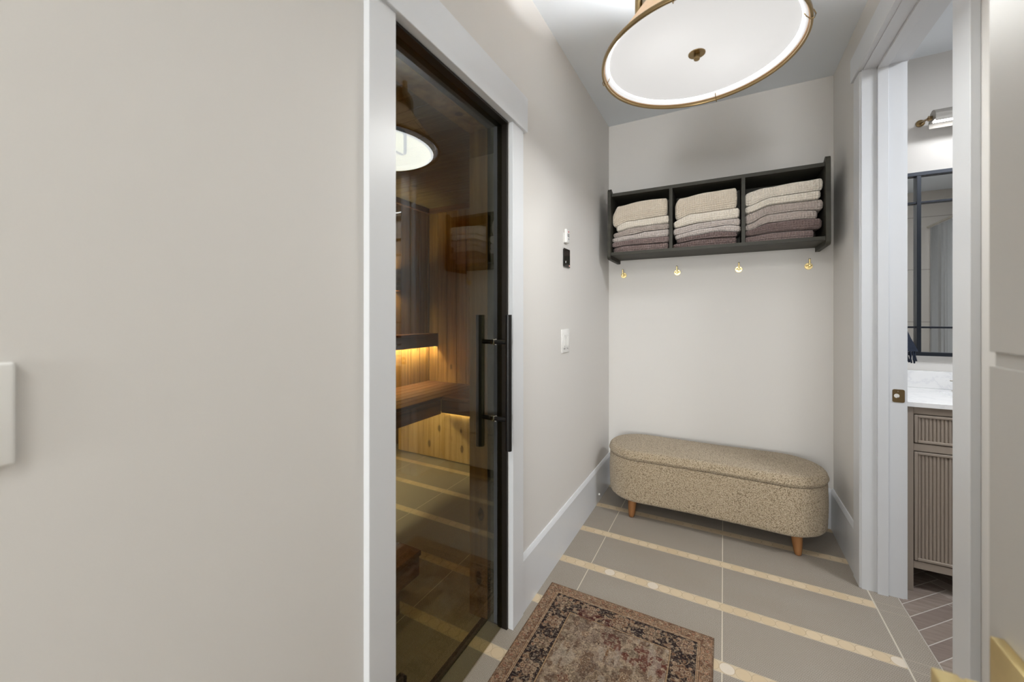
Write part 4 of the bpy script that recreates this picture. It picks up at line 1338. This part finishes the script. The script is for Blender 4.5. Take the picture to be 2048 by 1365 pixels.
# navy tasselled towel
NAVY = plain('navy_knit', rgb(30, 38, 54), 0.95, var=0.4, nscale=180, bump=0.002)
t = thing('hand_towel', 'navy knitted hand towel with fringe hanging by the mirror', 'towel', (1.56, -0.2, 1.2))
m = MB()
bm = m.bm
rows = []
for k in range(13):
    z = 1.30 - 0.20 * k / 12
    w = 0.006 + 0.050 * (k / 12) ** 1.1
    ring = []
    for q in range(20):
        a = 2 * PI * q / 20
        rr = 1 + 0.12 * math.sin(5 * a + k * 0.3)
        ring.append(bm.verts.new((1.588 + w * rr * math.cos(a) + 0.02 * k / 12, -0.20 + 0.02 * rr * math.sin(a) * (0.3 + k / 12), z)))
    rows.append(ring)
for a_, b_ in zip(rows, rows[1:]):
    for q in range(20): bm.faces.new((a_[q], a_[(q + 1) % 20], b_[(q + 1) % 20], b_[q]))
bm.faces.new(rows[0][::-1]); bm.faces.new(rows[-1])
child(m, 'knit_cloth', NAVY, t, 60)
m = MB()
for q in range(18):
    a = 2 * PI * q / 18
    px_, py_ = 1.606 + 0.050 * math.cos(a), -0.20 + 0.022 * math.sin(a)
    m.tube([(px_, py_, 1.104), (px_ + random.uniform(-.003, .006), py_, 1.08), (px_ + random.uniform(-.004, .012), py_ + random.uniform(-.003, .003), 1.035 + random.uniform(0, 0.02))], 0.0035, 6)
child(m, 'fringe', NAVY, t, 60)
m = MB(); m.tube([(1.495, -0.20, 1.307), (1.54, -0.20, 1.309), (1.588, -0.20, 1.302)], 0.005, 10); m.lathe([(0, 0.0), (0.02, 0.0), (0.02, 0.006), (0, 0.007)], (1.4905, -0.20, 1.307), 20, 'X')
o = m.build('towel_hook', BRONZE, None, 50); tag(o, 'small brass hook holding the navy towel by the mirror', 'hook')
# shower curtain seen in the mirror
t = thing('shower_curtain', 'pale curtain reflected in the bathroom mirror', 'curtain', (2.75, -1.9, 0.3))
m = MB(); pts = []
N = 120
A = [m.bm.verts.new((2.86 + 0.003 * math.sin(k * 0.62), -3.2 + 1.9 * k / N, 0.25)) for k in range(N + 1)]
B = [m.bm.verts.new((2.86 + 0.002 * math.sin(k * 0.62), -3.2 + 1.9 * k / N, 2.30)) for k in range(N + 1)]
for k in range(N): m.bm.faces.new((A[k], A[k + 1], B[k + 1], B[k]))
bmesh.ops.solidify(m.bm, geom=m.bm.faces[:], thickness=0.002)
child(m, 'curtain_cloth', plain('curtain_cloth', rgb(214, 215, 215), 0.9), t, 60)
m = MB(); m.cyl((2.86, BY0 + 0.002, 2.32), (2.86, -1.2, 2.32), 0.012, n=16); m.cyl((2.86, -1.2, 2.32), (2.86, -1.2, H - 0.001), 0.008, n=12)
child(m, 'rod', CHROME, t, 50)
# unseen lamp body added behind the camera for the hall area light
t = thing('added_flush_light', 'added round flush ceiling light, unseen, in the hall behind the camera', 'ceiling light', (0.68, -4.3, H - 0.07))
m = MB(); m.lathe([(0, 2.672), (0.255, 2.672), (0.27, 2.68), (0.27, 2.7395), (0, 2.7395)], (0.68, -4.3, 0), 48)
child(m, 'body', WHITEP, t, 50)
t = thing('added_flush_light', 'added round flush ceiling light in the bathroom', 'ceiling light', (2.4, -1.3, H - 0.03))  # body added to go with the bathroom fill lamp
m = MB(); m.lathe([(0, 2.712), (0.255, 2.712), (0.27, 2.716), (0.27, 2.7395), (0, 2.7395)], (2.4, -1.3, 0), 48)
child(m, 'body', WHITEP, t, 50)
